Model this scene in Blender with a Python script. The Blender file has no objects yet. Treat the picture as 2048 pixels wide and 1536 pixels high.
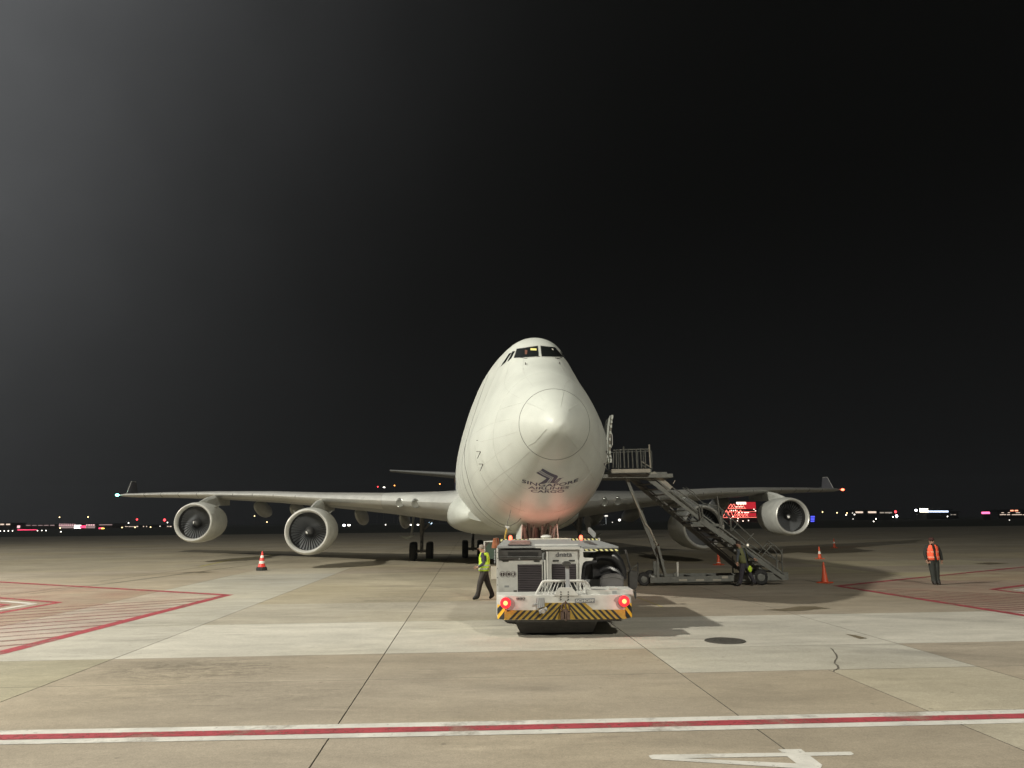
import bpy, bmesh, math, random
import numpy as np
from mathutils import Vector, Matrix
from mathutils.bvhtree import BVHTree
random.seed(7)
S = bpy.context.scene
COL = S.collection
R = math.radians

# ------------------------------------------------------------------ camera, light, exposure
F_PX, CAM_H, PITCH, ROLL = 1484.37, 2.5535, R(10.5011), R(-0.59055)
fw = Vector((0, math.cos(PITCH), math.sin(PITCH)))
up0 = Vector((0, -math.sin(PITCH), math.cos(PITCH)))
rt0 = Vector((1, 0, 0))
rt = rt0*math.cos(ROLL) + up0*math.sin(ROLL)
up = up0*math.cos(ROLL) - rt0*math.sin(ROLL)
EYE = Vector((0, 0, CAM_H))
cam_data = bpy.data.cameras.new('camera')
cam = bpy.data.objects.new('camera', cam_data)
COL.objects.link(cam)
cam_data.sensor_fit = 'HORIZONTAL'
cam_data.sensor_width = 36
cam_data.lens = F_PX/2048*36
cam_data.clip_end = 6000
m = Matrix((rt, up, -fw)).transposed().to_4x4()
m.translation = EYE
cam.matrix_world = m
S.camera = cam

world = bpy.data.worlds.new('World')
S.world = world
world.use_nodes = True
wn, wl = world.node_tree.nodes, world.node_tree.links
bg = wn['Background']
# night sky: one smooth sweep from the misty glow over the lit apron (left) to black (right)
tcw = wn.new('ShaderNodeTexCoord')
nrm = wn.new('ShaderNodeVectorMath'); nrm.operation = 'NORMALIZE'; wl.new(tcw.outputs['Generated'], nrm.inputs[0])
dt = wn.new('ShaderNodeVectorMath'); dt.operation = 'DOT_PRODUCT'; dt.inputs[1].default_value = (-.832, .092, .548)
wl.new(nrm.outputs[0], dt.inputs[0])
mrw = wn.new('ShaderNodeMapRange'); mrw.inputs['From Min'].default_value = -.582; mrw.inputs['From Max'].default_value = 1.0
wl.new(dt.outputs['Value'], mrw.inputs['Value'])
pw = wn.new('ShaderNodeMath'); pw.operation = 'POWER'; pw.inputs[1].default_value = 9.6; wl.new(mrw.outputs['Result'], pw.inputs[0])
cl = wn.new('ShaderNodeTexNoise'); cl.inputs['Scale'].default_value = 3.2; cl.inputs['Detail'].default_value = 5
wl.new(nrm.outputs[0], cl.inputs['Vector'])
clr = wn.new('ShaderNodeMapRange'); clr.inputs['From Min'].default_value = .3; clr.inputs['From Max'].default_value = .7; clr.inputs['To Min'].default_value = .80; clr.inputs['To Max'].default_value = 1.2
wl.new(cl.outputs['Fac'], clr.inputs['Value'])
mlt = wn.new('ShaderNodeMath'); mlt.operation = 'MULTIPLY'; wl.new(pw.outputs[0], mlt.inputs[0]); wl.new(clr.outputs['Result'], mlt.inputs[1])
mad = wn.new('ShaderNodeMath'); mad.operation = 'MULTIPLY_ADD'; mad.inputs[1].default_value = .40
sx_w = wn.new('ShaderNodeSeparateXYZ'); wl.new(nrm.outputs[0], sx_w.inputs[0])
hzr = wn.new('ShaderNodeMapRange'); hzr.inputs['From Min'].default_value = 0; hzr.inputs['From Max'].default_value = .45; hzr.inputs['To Min'].default_value = .0052; hzr.inputs['To Max'].default_value = .0006; hzr.interpolation_type = 'SMOOTHSTEP'
wl.new(sx_w.outputs['Z'], hzr.inputs['Value']); wl.new(hzr.outputs['Result'], mad.inputs[2])
mnw = wn.new('ShaderNodeMath'); mnw.operation = 'MINIMUM'; mnw.inputs[1].default_value = .50; wl.new(mlt.outputs[0], mnw.inputs[0]); wl.new(mnw.outputs[0], mad.inputs[0]); wl.new(mad.outputs[0], bg.inputs['Strength'])
bg.inputs['Color'].default_value = (0.94, 0.965, 1.0, 1)

def lamp(name, loc, power, color, radius, spot=None, aim=None):
    d = bpy.data.lights.new(name, 'SPOT' if spot else 'POINT')
    d.energy = power
    d.color = color
    d.shadow_soft_size = radius
    o = bpy.data.objects.new(name, d)
    COL.objects.link(o)
    o.location = loc
    if spot:
        d.spot_size = R(spot); d.spot_blend = .5
        o.rotation_euler = (Vector(aim)-Vector(loc)).to_track_quat('-Z', 'Y').to_euler()
    return o
# apron floodlight masts: the main one left of the frame, a weaker one behind the camera on the right, plus an unseen fill added far left to lift the distant ground
lamp('apron_flood_and_fill', (-36, 10, 31), 120000, (1.0, .955, .83), .6)
lamp('apron_flood_and_fill', (19, -20, 28), 56000, (1.0, .955, .83), .6)
lamp('apron_flood_and_fill', (-75, 60, 30), 30000, (1.0, .955, .83), .6)

S.view_settings.view_transform = 'Standard'
S.view_settings.look = 'None'
S.view_settings.exposure = 0
S.view_settings.gamma = 1
S.view_settings.use_curve_mapping = False
S.cycles.use_denoising = True
S.cycles.volume_bounces = 0
S.cycles.max_bounces = 6

# ------------------------------------------------------------------ helpers
def at(x, y, Y=None, z=None):
    """a point of the place from its position in the 2048x1536 photo and its distance (or height)"""
    d = fw*F_PX + rt*(x-1024) + up*(768-y)
    t = (z-CAM_H)/d.z if z is not None else Y/d.y
    return EYE + d*t

MATS = {}
def mat(name, col, rough=.6, metal=0, var=.12, scale=3, bump=0, emit=None, estr=0, spec=.5, coat=0, detail=6):
    if name in MATS: return MATS[name]
    mt = bpy.data.materials.new(name)
    mt.use_nodes = True
    n, l = mt.node_tree.nodes, mt.node_tree.links
    b = n['Principled BSDF']
    b.inputs['Roughness'].default_value = rough
    b.inputs['Metallic'].default_value = metal
    b.inputs['Specular IOR Level'].default_value = spec
    b.inputs['Coat Weight'].default_value = coat
    if emit:
        b.inputs['Emission Color'].default_value = (*emit, 1)
        b.inputs['Emission Strength'].default_value = estr
        b.inputs['Base Color'].default_value = (*col, 1)
    else:
        tc = n.new('ShaderNodeTexCoord')
        no = n.new('ShaderNodeTexNoise')
        no.inputs['Scale'].default_value = scale
        no.inputs['Detail'].default_value = detail
        no.inputs['Roughness'].default_value = .6
        l.new(tc.outputs['Object'], no.inputs['Vector'])
        mr = n.new('ShaderNodeMapRange')
        mr.inputs['From Min'].default_value = .3
        mr.inputs['From Max'].default_value = .7
        mr.inputs['To Min'].default_value = 1-var
        mr.inputs['To Max'].default_value = 1+var
        l.new(no.outputs['Fac'], mr.inputs['Value'])
        mx = n.new('ShaderNodeMix'); mx.data_type = 'RGBA'; mx.blend_type = 'MULTIPLY'
        mx.inputs['Factor'].default_value = 1
        mx.inputs['A'].default_value = (*col, 1)
        l.new(mr.outputs['Result'], mx.inputs['B'])
        l.new(mx.outputs['Result'], b.inputs['Base Color'])
        mr2 = n.new('ShaderNodeMapRange')
        mr2.inputs['To Min'].default_value = max(.02, rough-.12)
        mr2.inputs['To Max'].default_value = min(1, rough+.12)
        l.new(no.outputs['Fac'], mr2.inputs['Value'])
        l.new(mr2.outputs['Result'], b.inputs['Roughness'])
        if bump:
            bp = n.new('ShaderNodeBump'); bp.inputs['Strength'].default_value = bump
            bp.inputs['Distance'].default_value = .02
            l.new(no.outputs['Fac'], bp.inputs['Height'])
            l.new(bp.outputs['Normal'], b.inputs['Normal'])
    MATS[name] = mt
    return mt

MW = {}      # world matrices of the empties
def empty(name, label, cat, loc=(0, 0, 0), rz=0, group=None):
    o = bpy.data.objects.new(name, None)
    COL.objects.link(o)
    o.empty_display_size = .3
    o.location = loc
    o.rotation_euler = (0, 0, rz)
    MW[o] = Matrix.Translation(loc) @ Matrix.Rotation(rz, 4, 'Z')
    tag(o, label, cat, group)
    return o
def tag(o, label=None, cat=None, group=None, kind=None):
    if label: o['label'] = label
    if cat: o['category'] = cat
    if group: o['group'] = group
    if kind: o['kind'] = kind
    return o

class MB:
    def __init__(s): s.v = []; s.f = []; s.mi = []; s.cur = 0
    def add(s, vs, fs):
        k = len(s.v)
        s.v += [Vector(v) for v in vs]
        s.f += [tuple(i+k for i in f) for f in fs]
        s.mi += [s.cur]*len(fs)
        return s
    def box(s, a, b, mtx=None):
        x0, y0, z0 = a; x1, y1, z1 = b
        vs = [(x, y, z) for x in (x0, x1) for y in (y0, y1) for z in (z0, z1)]
        if mtx: vs = [mtx @ Vector(v) for v in vs]
        return s.add(vs, [(0, 1, 3, 2), (4, 6, 7, 5), (0, 4, 5, 1), (2, 3, 7, 6), (0, 2, 6, 4), (1, 5, 7, 3)])
    def bar(s, p, q, w, h=None, upv=(0, 0, 1)):
        """rectangular bar from p to q"""
        h = h or w
        p, q = Vector(p), Vector(q)
        d = (q-p).normalized(); u = Vector(upv)
        if abs(d.dot(u)) > .99: u = Vector((0, 1, 0))
        a = d.cross(u).normalized()*w/2; b = a.cross(d).normalized()*h/2
        vs = [e+sa*a+sb*b for e in (p, q) for sa, sb in ((-1, -1), (1, -1), (1, 1), (-1, 1))]
        return s.add(vs, [(3, 2, 1, 0), (4, 5, 6, 7), (0, 1, 5, 4), (1, 2, 6, 5), (2, 3, 7, 6), (3, 0, 4, 7)])
    def tube(s, pts, r, n=8, cap=True):
        pts = [Vector(p) for p in pts]
        rs = r if isinstance(r, (list, tuple)) else [r]*len(pts)
        vs = []; fs = []
        prev = None
        for i, p in enumerate(pts):
            d = (pts[min(i+1, len(pts)-1)] - pts[max(i-1, 0)]).normalized()
            if prev is None:
                u = Vector((0, 0, 1)) if abs(d.z) < .9 else Vector((1, 0, 0))
                a = d.cross(u).normalized()
            else:
                a = (prev - d*prev.dot(d)).normalized()
            prev = a
            b = d.cross(a)
            vs += [p + (a*math.cos(2*math.pi*k/n) + b*math.sin(2*math.pi*k/n))*rs[i] for k in range(n)]
        for i in range(len(pts)-1):
            for k in range(n):
                fs.append((i*n+k, i*n+(k+1) % n, (i+1)*n+(k+1) % n, (i+1)*n+k))
        if cap:
            fs.append(tuple(range(n))[::-1]); fs.append(tuple((len(pts)-1)*n+k for k in range(n)))
        return s.add(vs, fs)
    def lathe(s, prof, o=(0, 0, 0), axis=(0, 0, 1), n=24, a0=0, a1=2*math.pi):
        """prof: (radius, distance along axis)"""
        o = Vector(o); ax = Vector(axis).normalized()
        u = Vector((1, 0, 0)) if abs(ax.x) < .9 else Vector((0, 1, 0))
        e1 = ax.cross(u).normalized(); e2 = ax.cross(e1)
        full = abs(a1-a0-2*math.pi) < 1e-6
        m_ = n if full else n+1
        vs = [o + ax*h + (e1*math.cos(a0+(a1-a0)*k/n) + e2*math.sin(a0+(a1-a0)*k/n))*r for r, h in prof for k in range(m_)]
        fs = []
        for i in range(len(prof)-1):
            for k in range(n):
                k2 = (k+1) % m_ if full else k+1
                fs.append((i*m_+k, i*m_+k2, (i+1)*m_+k2, (i+1)*m_+k))
        return s.add(vs, fs)
    def prism(s, poly, off):
        """poly: 3-D points, off: extrusion vector"""
        n = len(poly); off = Vector(off)
        vs = [Vector(p) for p in poly] + [Vector(p)+off for p in poly]
        fs = [tuple(range(n))[::-1], tuple(range(n, 2*n))] + [(i, (i+1) % n, n+(i+1) % n, n+i) for i in range(n)]
        return s.add(vs, fs)
    def ball(s, c, r, n=12):
        rx, ry, rz = r if isinstance(r, (tuple, list)) else (r, r, r)
        prof = [(math.sin(math.pi*i/(n//2)), -math.cos(math.pi*i/(n//2))) for i in range(n//2+1)]
        k = len(s.v)
        s.lathe([(max(p[0], 1e-4), p[1]) for p in prof], n=n)
        for i in range(k, len(s.v)):
            v = s.v[i]; s.v[i] = Vector((c[0]+v.x*rx, c[1]+v.y*ry, c[2]+v.z*rz))
        return s
    def loft(s, rings, cap=True):
        n = len(rings[0]); vs = [p for r_ in rings for p in r_]; fs = []
        for i in range(len(rings)-1):
            for k in range(n):
                fs.append((i*n+k, i*n+(k+1) % n, (i+1)*n+(k+1) % n, (i+1)*n+k))
        if cap:
            fs.append(tuple(range(n))[::-1]); fs.append(tuple((len(rings)-1)*n+k for k in range(n)))
        return s.add(vs, fs)
    def build(s, name, mats, parent=None, smooth=False, world=True, bevel=0, norm=True, label=None):
        me = bpy.data.meshes.new(name)
        vs = s.v
        if parent is not None and world:
            p = parent
            while p.parent: p = p.parent
            if p in MW:
                inv = MW[p].inverted(); vs = [inv @ v for v in vs]
        me.from_pydata([tuple(v) for v in vs], [], s.f)
        for mm in (mats if isinstance(mats, (list, tuple)) else [mats]): me.materials.append(mm)
        for i, p_ in enumerate(me.polygons): p_.material_index = s.mi[i]
        if norm or bevel:
            bm = bmesh.new(); bm.from_mesh(me)
            if bevel:
                bmesh.ops.remove_doubles(bm, verts=bm.verts, dist=1e-5)
                es = [e for e in bm.edges if len(e.link_faces) == 2 and e.calc_face_angle(0) > .5]
                try: bmesh.ops.bevel(bm, geom=es, offset=bevel, segments=2, affect='EDGES', clamp_overlap=True)
                except Exception: pass
            bmesh.ops.recalc_face_normals(bm, faces=bm.faces)
            bm.to_mesh(me); bm.free()
        if smooth:
            for p_ in me.polygons: p_.use_smooth = True
            me.set_sharp_from_angle(angle=R(40))
        o = bpy.data.objects.new(name, me)
        COL.objects.link(o)
        if parent is not None: o.parent = parent
        if label: o['label'] = label
        return o

def copy_tree(o, parent=None, mtx=None):
    c = o.copy(); COL.objects.link(c)
    if parent is not None: c.parent = parent
    for ch in [x for x in list(COL.objects) if x.parent == o]:
        copy_tree(ch, c)
    return c

def text_geo(txt, bold=0.0, maxlen=None):
    """mesh of a word in the unit box: returns verts (2-D, 0..1) and triangles"""
    cu = bpy.data.curves.new('t', 'FONT'); cu.body = txt; cu.resolution_u = 3; cu.offset = bold
    o = bpy.data.objects.new('t', cu); COL.objects.link(o)
    dg = bpy.context.evaluated_depsgraph_get()
    me = bpy.data.meshes.new_from_object(o.evaluated_get(dg))
    bm = bmesh.new(); bm.from_mesh(me)
    bmesh.ops.triangulate(bm, faces=bm.faces)
    if maxlen:
        for _ in range(4):
            es = [e for e in bm.edges if e.calc_length() > maxlen]
            if not es: break
            bmesh.ops.subdivide_edges(bm, edges=es, cuts=1)
            bmesh.ops.triangulate(bm, faces=bm.faces)
    xs = [v.co.x for v in bm.verts]; ys = [v.co.y for v in bm.verts]
    x0, x1, y0, y1 = min(xs), max(xs), min(ys), max(ys)
    bm.verts.ensure_lookup_table()
    vs = [((v.co.x-x0)/(x1-x0), (v.co.y-y0)/(y1-y0)) for v in bm.verts]
    fs = [tuple(v.index for v in f.verts) for f in bm.faces]
    bm.free(); COL.objects.unlink(o); bpy.data.objects.remove(o); bpy.data.curves.remove(cu); bpy.data.meshes.remove(me)
    return vs, fs

# ------------------------------------------------------------------ materials
WHITE = mat('aircraft_white_paint', (.545, .57, .53), .42, var=.07, scale=1.1, coat=0, spec=.28, detail=10)
WGREY = mat('wing_grey_paint', (.45, .46, .44), .34, var=.12, scale=1.2, coat=.15, detail=9)
NACEL = mat('nacelle_paint', (.58, .59, .55), .36, var=.14, scale=1.5, coat=.2, detail=9)
METAL = mat('bright_metal', (.70, .70, .66), .36, .35, var=.05)
DMET = mat('dark_metal', (.12, .12, .12), .45, .8, var=.2, scale=9)
FANM = mat('fan_blade_metal', (.24, .25, .26), .4, .35, var=.1)
BLK = mat('black_rubber', (.022, .022, .022), .75, var=.3, scale=12, bump=.2)
BLKP = mat('black_plastic', (.03, .03, .032), .35, var=.2, scale=8)
DARK = mat('dark_void', (.008, .008, .008), .9)
NAVY = mat('navy_paint', (.018, .022, .06), .4)
GOLD = mat('gold_paint', (.62, .30, .05), .4)
LOGOG = mat('logo_grey', (.22, .23, .26), .4)
SEAM = mat('panel_gap', (.12, .12, .115), .7)
SEAML = mat('panel_gap_faint', (.42, .42, .40), .6)
GLASS = mat('dark_glass', (.010, .012, .012), .06, var=.05, spec=.7)
GEAR = mat('gear_steel', (.30, .29, .28), .42, .4, var=.2, scale=8)
TWHITE = mat('tug_white_paint', (.53, .53, .50), .46, var=.15, scale=2.6, coat=.1, detail=11)
TGREY = mat('tug_grey_panel', (.27, .28, .28), .5, var=.18, scale=5)
TDARK = mat('tug_dark_steel', (.055, .053, .05), .5, var=.25, scale=8)
YEL = mat('hazard_yellow', (.38, .25, .04), .5, var=.2, scale=9)
YELP = mat('pale_yellow', (.80, .76, .35), .5)
HBLK = mat('hazard_black', (.02, .02, .02), .5)
STEEL = mat('galvanised_steel', (.155, .16, .145), .55, .3, var=.25, scale=6)
STEELL = mat('worn_grey_panel', (.36, .34, .28), .55, var=.2, scale=5)
def paint_mat(name, col, lo=.30, hi=.40, amin=.15, amax=1.0):
    mt = bpy.data.materials.new(name); mt.use_nodes = True
    n, l = mt.node_tree.nodes, mt.node_tree.links; b = n['Principled BSDF']; b.inputs['Roughness'].default_value = .75
    g_ = n.new('ShaderNodeNewGeometry')
    def nz(scale, detail, rough=.6):
        o = n.new('ShaderNodeTexNoise'); o.inputs['Scale'].default_value = scale; o.inputs['Detail'].default_value = detail; o.inputs['Roughness'].default_value = rough
        l.new(g_.outputs['Position'], o.inputs['Vector']); return o.outputs['Fac']
    def mr(v, a, c, x, y):
        r = n.new('ShaderNodeMapRange'); r.inputs['From Min'].default_value = a; r.inputs['From Max'].default_value = c
        r.inputs['To Min'].default_value = x; r.inputs['To Max'].default_value = y; l.new(v, r.inputs['Value']); return r.outputs['Result']
    mx = n.new('ShaderNodeMix'); mx.data_type = 'RGBA'; mx.blend_type = 'MULTIPLY'; mx.inputs['Factor'].default_value = 1; mx.inputs['A'].default_value = (*col, 1)
    l.new(mr(nz(1.7, 10, .7), .3, .7, .74, 1.14), mx.inputs['B']); l.new(mx.outputs['Result'], b.inputs['Base Color'])
    # worn through in flecks and scuffs
    mn = n.new('ShaderNodeMath'); mn.operation = 'MINIMUM'
    l.new(mr(nz(9, 8, .75), lo, hi, amin, amax), mn.inputs[0]); l.new(mr(nz(.8, 9, .68), lo+.03, hi+.03, .35, amax), mn.inputs[1])
    l.new(mn.outputs[0], b.inputs['Alpha'])
    return mt
REDP = paint_mat('red_road_paint', (.34, .05, .065), .36, .47, .25, .96)
REDT = paint_mat('thin_red_road_paint', (.22, .085, .075), .40, .52, .15, .85)
WHP = paint_mat('white_road_paint', (.55, .54, .50), .32, .42, .35, .97)
def emit(name, col, s): return mat(name, (.02, .02, .02), .5, emit=col, estr=s)

# ------------------------------------------------------------------ the ground
def ground_mat(name, use_objcol, col=(.25, .22, .17)):
    mt = bpy.data.materials.new(name); mt.use_nodes = True
    n, l = mt.node_tree.nodes, mt.node_tree.links
    b = n['Principled BSDF']
    geo = n.new('ShaderNodeNewGeometry')
    def noise(scale, detail=8, rough=.6, sx=1, sy=1, dist=0):
        mp = n.new('ShaderNodeMapping'); mp.inputs['Scale'].default_value = (sx, sy, 1)
        l.new(geo.outputs['Position'], mp.inputs['Vector'])
        no = n.new('ShaderNodeTexNoise'); no.inputs['Scale'].default_value = scale
        no.inputs['Detail'].default_value = detail; no.inputs['Roughness'].default_value = rough
        no.inputs['Distortion'].default_value = dist
        l.new(mp.outputs['Vector'], no.inputs['Vector'])
        return no.outputs['Fac']
    def mrange(v, a, c, lo, hi):
        r = n.new('ShaderNodeMapRange'); r.inputs['From Min'].default_value = a; r.inputs['From Max'].default_value = c
        r.inputs['To Min'].default_value = lo; r.inputs['To Max'].default_value = hi
        l.new(v, r.inputs['Value']); return r.outputs['Result']
    def mul(a, c):
        mm = n.new('ShaderNodeMath'); mm.operation = 'MULTIPLY'
        l.new(a, mm.inputs[0]); l.new(c, mm.inputs[1]); return mm.outputs[0]
    a = mrange(noise(.12, 5, .55, 1, 1.7), .3, .7, .78, 1.08)          # broad weathering
    a = mul(a, mrange(noise(.55, 10, .68, .8, 2.4, .6), .36, .66, .86, 1.10))     # streaky wear
    a = mul(a, mrange(noise(3.0, 8, .7), .3, .7, .93, 1.06))
    fine = noise(46, 3, .85)
    a = mul(a, mrange(fine, .25, .75, .70, 1.3))
    a = mul(a, mrange(noise(13, 6, .8), .3, .7, .86, 1.14))
    vor = n.new('ShaderNodeTexVoronoi'); vor.inputs['Scale'].default_value = 1.6; vor.inputs['Randomness'].default_value = 1
    l.new(geo.outputs['Position'], vor.inputs['Vector'])
    a = mul(a, mrange(vor.outputs['Distance'], .02, .07, .62, 1.0))         # small oil drips
    # curved tyre rubber: thin dark arcs
    wv = n.new('ShaderNodeTexWave'); wv.wave_type = 'RINGS'; wv.rings_direction = 'Z'; wv.inputs['Scale'].default_value = .055; wv.inputs['Distortion'].default_value = 1.2; wv.inputs['Detail'].default_value = 2; wv.inputs['Detail Scale'].default_value = .25
    mpw = n.new('ShaderNodeMapping'); mpw.inputs['Location'].default_value = (14, 22, 0); l.new(geo.outputs['Position'], mpw.inputs['Vector']); l.new(mpw.outputs['Vector'], wv.inputs['Vector'])
    arc = mrange(wv.outputs['Fac'], .955, .985, 0, 1)
    arc = mul(arc, mrange(noise(.16, 5, .6), .48, .62, 0, 1))
    a = mul(a, mrange(arc, 0, 1, 1.0, .80))           # aggregate grain
    # rubber and oil streaks: narrow dark patches
    a = mul(a, mrange(noise(.30, 8, .6, 1, 5.5, .9), .62, .74, 1.0, .72))
    # pale cement scuffs
    a = mul(a, mrange(noise(.42, 9, .62, .7, 4.0, 1.2), .63, .72, 1.0, 1.22))
    # worn, spalled concrete left of the line j1: rough dark mottling
    def blob(cx, cy, rx, ry):
        sub = n.new('ShaderNodeVectorMath'); sub.operation = 'SUBTRACT'; sub.inputs[1].default_value = (cx, cy, 0)
        l.new(geo.outputs['Position'], sub.inputs[0])
        sc_ = n.new('ShaderNodeVectorMath'); sc_.operation = 'MULTIPLY'; sc_.inputs[1].default_value = (1/rx, 1/ry, 1)
        l.new(sub.outputs[0], sc_.inputs[0])
        ln = n.new('ShaderNodeVectorMath'); ln.operation = 'LENGTH'; l.new(sc_.outputs[0], ln.inputs[0])
        return mrange(ln.outputs['Value'], .55, 1.15, 1, 0)
    rough_noise = mrange(noise(3.4, 12, .82, .8, 1.6, 1.2), .45, .55, 0, 1)
    for bx in ((-5.7, 14.0, 2.1, 1.1), (-4.1, 25.6, 2.6, 3.0), (-4.6, 12.1, 2.6, .9)):
        k_ = mul(blob(*bx), rough_noise)
        a = mul(a, mrange(k_, 0, 1, 1, .62 if bx[1] == 14.0 else .80))
    mx = n.new('ShaderNodeMix'); mx.data_type = 'RGBA'; mx.blend_type = 'MULTIPLY'; mx.inputs['Factor'].default_value = 1
    if use_objcol:
        oi = n.new('ShaderNodeObjectInfo'); l.new(oi.outputs['Color'], mx.inputs['A'])
    else: mx.inputs['A'].default_value = (*col, 1)
    l.new(a, mx.inputs['B'])
    # warm / yellowish drift
    mx2 = n.new('ShaderNodeMix'); mx2.data_type = 'RGBA'; mx2.blend_type = 'MULTIPLY'
    l.new(mrange(noise(.09, 4, .5), .45, .65, 0, .5), mx2.inputs['Factor'])
    mx2.inputs['B'].default_value = (1.05, 1.0, .84, 1)
    l.new(mx.outputs['Result'], mx2.inputs['A'])
    l.new(mx2.outputs['Result'], b.inputs['Base Color'])
    b.inputs['Roughness'].default_value = .82
    b.inputs['Specular IOR Level'].default_value = .3
    bp = n.new('ShaderNodeBump'); bp.inputs['Strength'].default_value = .35; bp.inputs['Distance'].default_value = .006
    l.new(fine, bp.inputs['Height']); l.new(bp.outputs['Normal'], b.inputs['Normal'])
    return mt
SLAB = ground_mat('concrete_slab', True)
SLABF = ground_mat('far_concrete', False, (0.354, 0.315, 0.238))
GRASS = mat('dark_grass', (.035, .04, .02), .95, var=.3, scale=.05)
JOINT = mat('joint_dirt', (.10, .09, .07), .95, var=.2, scale=2)

g = MB(); g.add([(-3000, -1500, -.09), (3000, -1500, -.09), (3000, 4500, -.09), (-3000, 4500, -.09)], [(0, 1, 2, 3)])
tag(g.build('ground', GRASS, norm=False), kind='structure')

GA = R(3.2)
def uv2w(u, v): return (u*math.cos(GA) - v*math.sin(GA), u*math.sin(GA) + v*math.cos(GA))
g = MB()
apc = [uv2w(u, v) for u, v in ((-170, -60), (190, -60), (190, 205), (-170, 205))]
g.add([(x, y, -.05) for x, y in apc], [(0, 1, 2, 3)])
apron = tag(g.build('apron', JOINT, norm=False), kind='structure')

def slab_geo(mb, u0, u1, v0, v1, gap=.0065, ch=.003, dz=0):
    g_ = gap
    top = [uv2w(u, v) for u, v in ((u0+g_+ch, v0+g_+ch), (u1-g_-ch, v0+g_+ch), (u1-g_-ch, v1-g_-ch), (u0+g_+ch, v1-g_-ch))]
    mid = [uv2w(u, v) for u, v in ((u0+g_, v0+g_), (u1-g_, v0+g_), (u1-g_, v1-g_), (u0+g_, v1-g_))]
    vs = [(x, y, dz) for x, y in top] + [(x, y, dz-ch) for x, y in mid] + [(x, y, -.05) for x, y in mid]
    k_ = len(mb.v)
    mb.cur = 0; mb.add(vs, [(0, 1, 2, 3)])
    mb.cur = 1                                   # dirty joint walls
    mb.f += [(k_+a_+i, k_+a_+4+i, k_+a_+4+(i+1) % 4, k_+a_+(i+1) % 4) for a_ in (0, 4) for i in range(4)]; mb.mi += [1]*8
cols = [-1.72+5.25*k for k in range(-6, 8)]
rows = [-4.6, .4, 5.4, 10.25, 13.1, 15.58, 20.45, 25.3, 30.2, 35.1, 40.0, 44.9]
TAN = (0.325, 0.285, 0.226); LIGHT = (0.465, 0.446, 0.391); MID = (0.384, 0.355, 0.291); GRY = (0.403, 0.387, 0.337); YLW = (0.403, 0.363, 0.260)
random.seed(3)
for i in range(len(cols)-1):
    for j in range(len(rows)-1):
        u0, u1, v0, v1 = cols[i], cols[i+1], rows[j], rows[j+1]
        parts_ = [(u0, u1)]
        if abs(u0-3.53) < .1 and v0 < 13: parts_ = [(u0, 6.12), (6.12, u1)]
        for (a_, b_) in parts_:
            c = TAN
            if abs(v0-15.58) < .1: c = LIGHT
            if abs(v0-13.1) < .1 and 3 < a_ < 8: c = GRY
            if abs(v0-10.25) < .1 and 5 < a_ < 8: c = GRY
            if v0 < 10.3 and 5 < a_ < 8: c = (0.366, 0.336, 0.268)
            if -12.5 < a_ < -11 and v0 > 15: c = GRY if v0 < 40 else MID
            if abs(v0-13.1) < .1 and a_ > 8.5: c = TAN
            if abs(v0-20.45) < .1 and -7.2 < a_ < 3: c = MID
            if 25 < v0 < 36 and -7.2 < a_ < 3: c = (0.364, 0.325, 0.244)
            if v0 > 30 and a_ > 8: c = random.choice((YLW, TAN, TAN))
            if v0 < 13.2 and a_ < -7.2: c = (0.327, 0.303, 0.226)
            k = 1 + random.uniform(-.05, .05)
            if v0 > 20 and c is TAN: k = 1+random.uniform(-.02, .14)
            mb = MB(); slab_geo(mb, a_, b_, v0, v1, dz=random.uniform(-.0015, .0))
            o = mb.build('slab', [SLAB, JOINT], apron, norm=False)
            o.color = (c[0]*k, c[1]*k, c[2]*k, 1)
mb = MB()
U0, U1, V0, V1 = cols[0], cols[-1], rows[0], rows[-1]
for i in range(-27, 32):
    for j in range(-9, 40):
        u0, v0 = -1.72+5.25*i, (44.9+5*(j-9) if j >= 9 else -4.6 - 5*(9-j) + 0) if (j >= 9 or j < 0) else None
        if j < 0: v0 = -4.6+5*j
        elif j < 9: continue
        slab_geo(mb, u0, u0+5.25, v0, v0+5)
for i in list(range(-27, -6))+list(range(7, 32)):
    for j in range(len(rows)-1):
        slab_geo(mb, -1.72+5.25*i, -1.72+5.25*(i+1), rows[j], rows[j+1])
tag(mb.build('slab_field', [SLABF, JOINT], apron, norm=False), kind='stuff')

# a ragged crack across the pale slab on the right, sealed with dark filler
def ribbon(mb, pts, w, z=.004):
    pts = [Vector((p[0], p[1], 0)) for p in pts]
    vs = []
    for i, p in enumerate(pts):
        d = (pts[min(i+1, len(pts)-1)]-pts[max(i-1, 0)]).normalized(); n_ = Vector((-d.y, d.x, 0))
        ww = w[i] if isinstance(w, (list, tuple)) else w
        vs += [p+n_*ww/2+Vector((0, 0, z)), p-n_*ww/2+Vector((0, 0, z))]
    mb.add(vs, [(2*i, 2*i+1, 2*i+3, 2*i+2) for i in range(len(pts)-1)])
CRK = mat('crack_filler', (.09, .08, .065), .8)
crk = [at(x, y, z=0) for x, y in ((1660, 1296), (1665, 1299), (1668, 1304), (1673, 1310), (1674, 1316), (1670, 1322), (1669, 1327), (1675, 1331), (1677, 1337), (1668, 1341), (1667, 1344))]
mb = MB(); ribbon(mb, crk, [.012, .03, .016, .034, .02, .03, .018, .036, .03, .02, .012])
mb.build('crack', CRK, apron, norm=False)
rp = [at(x, y, z=0) for x, y in ((632, 1536), (650, 1510), (668, 1487), (700, 1440), (716, 1412))]


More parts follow.
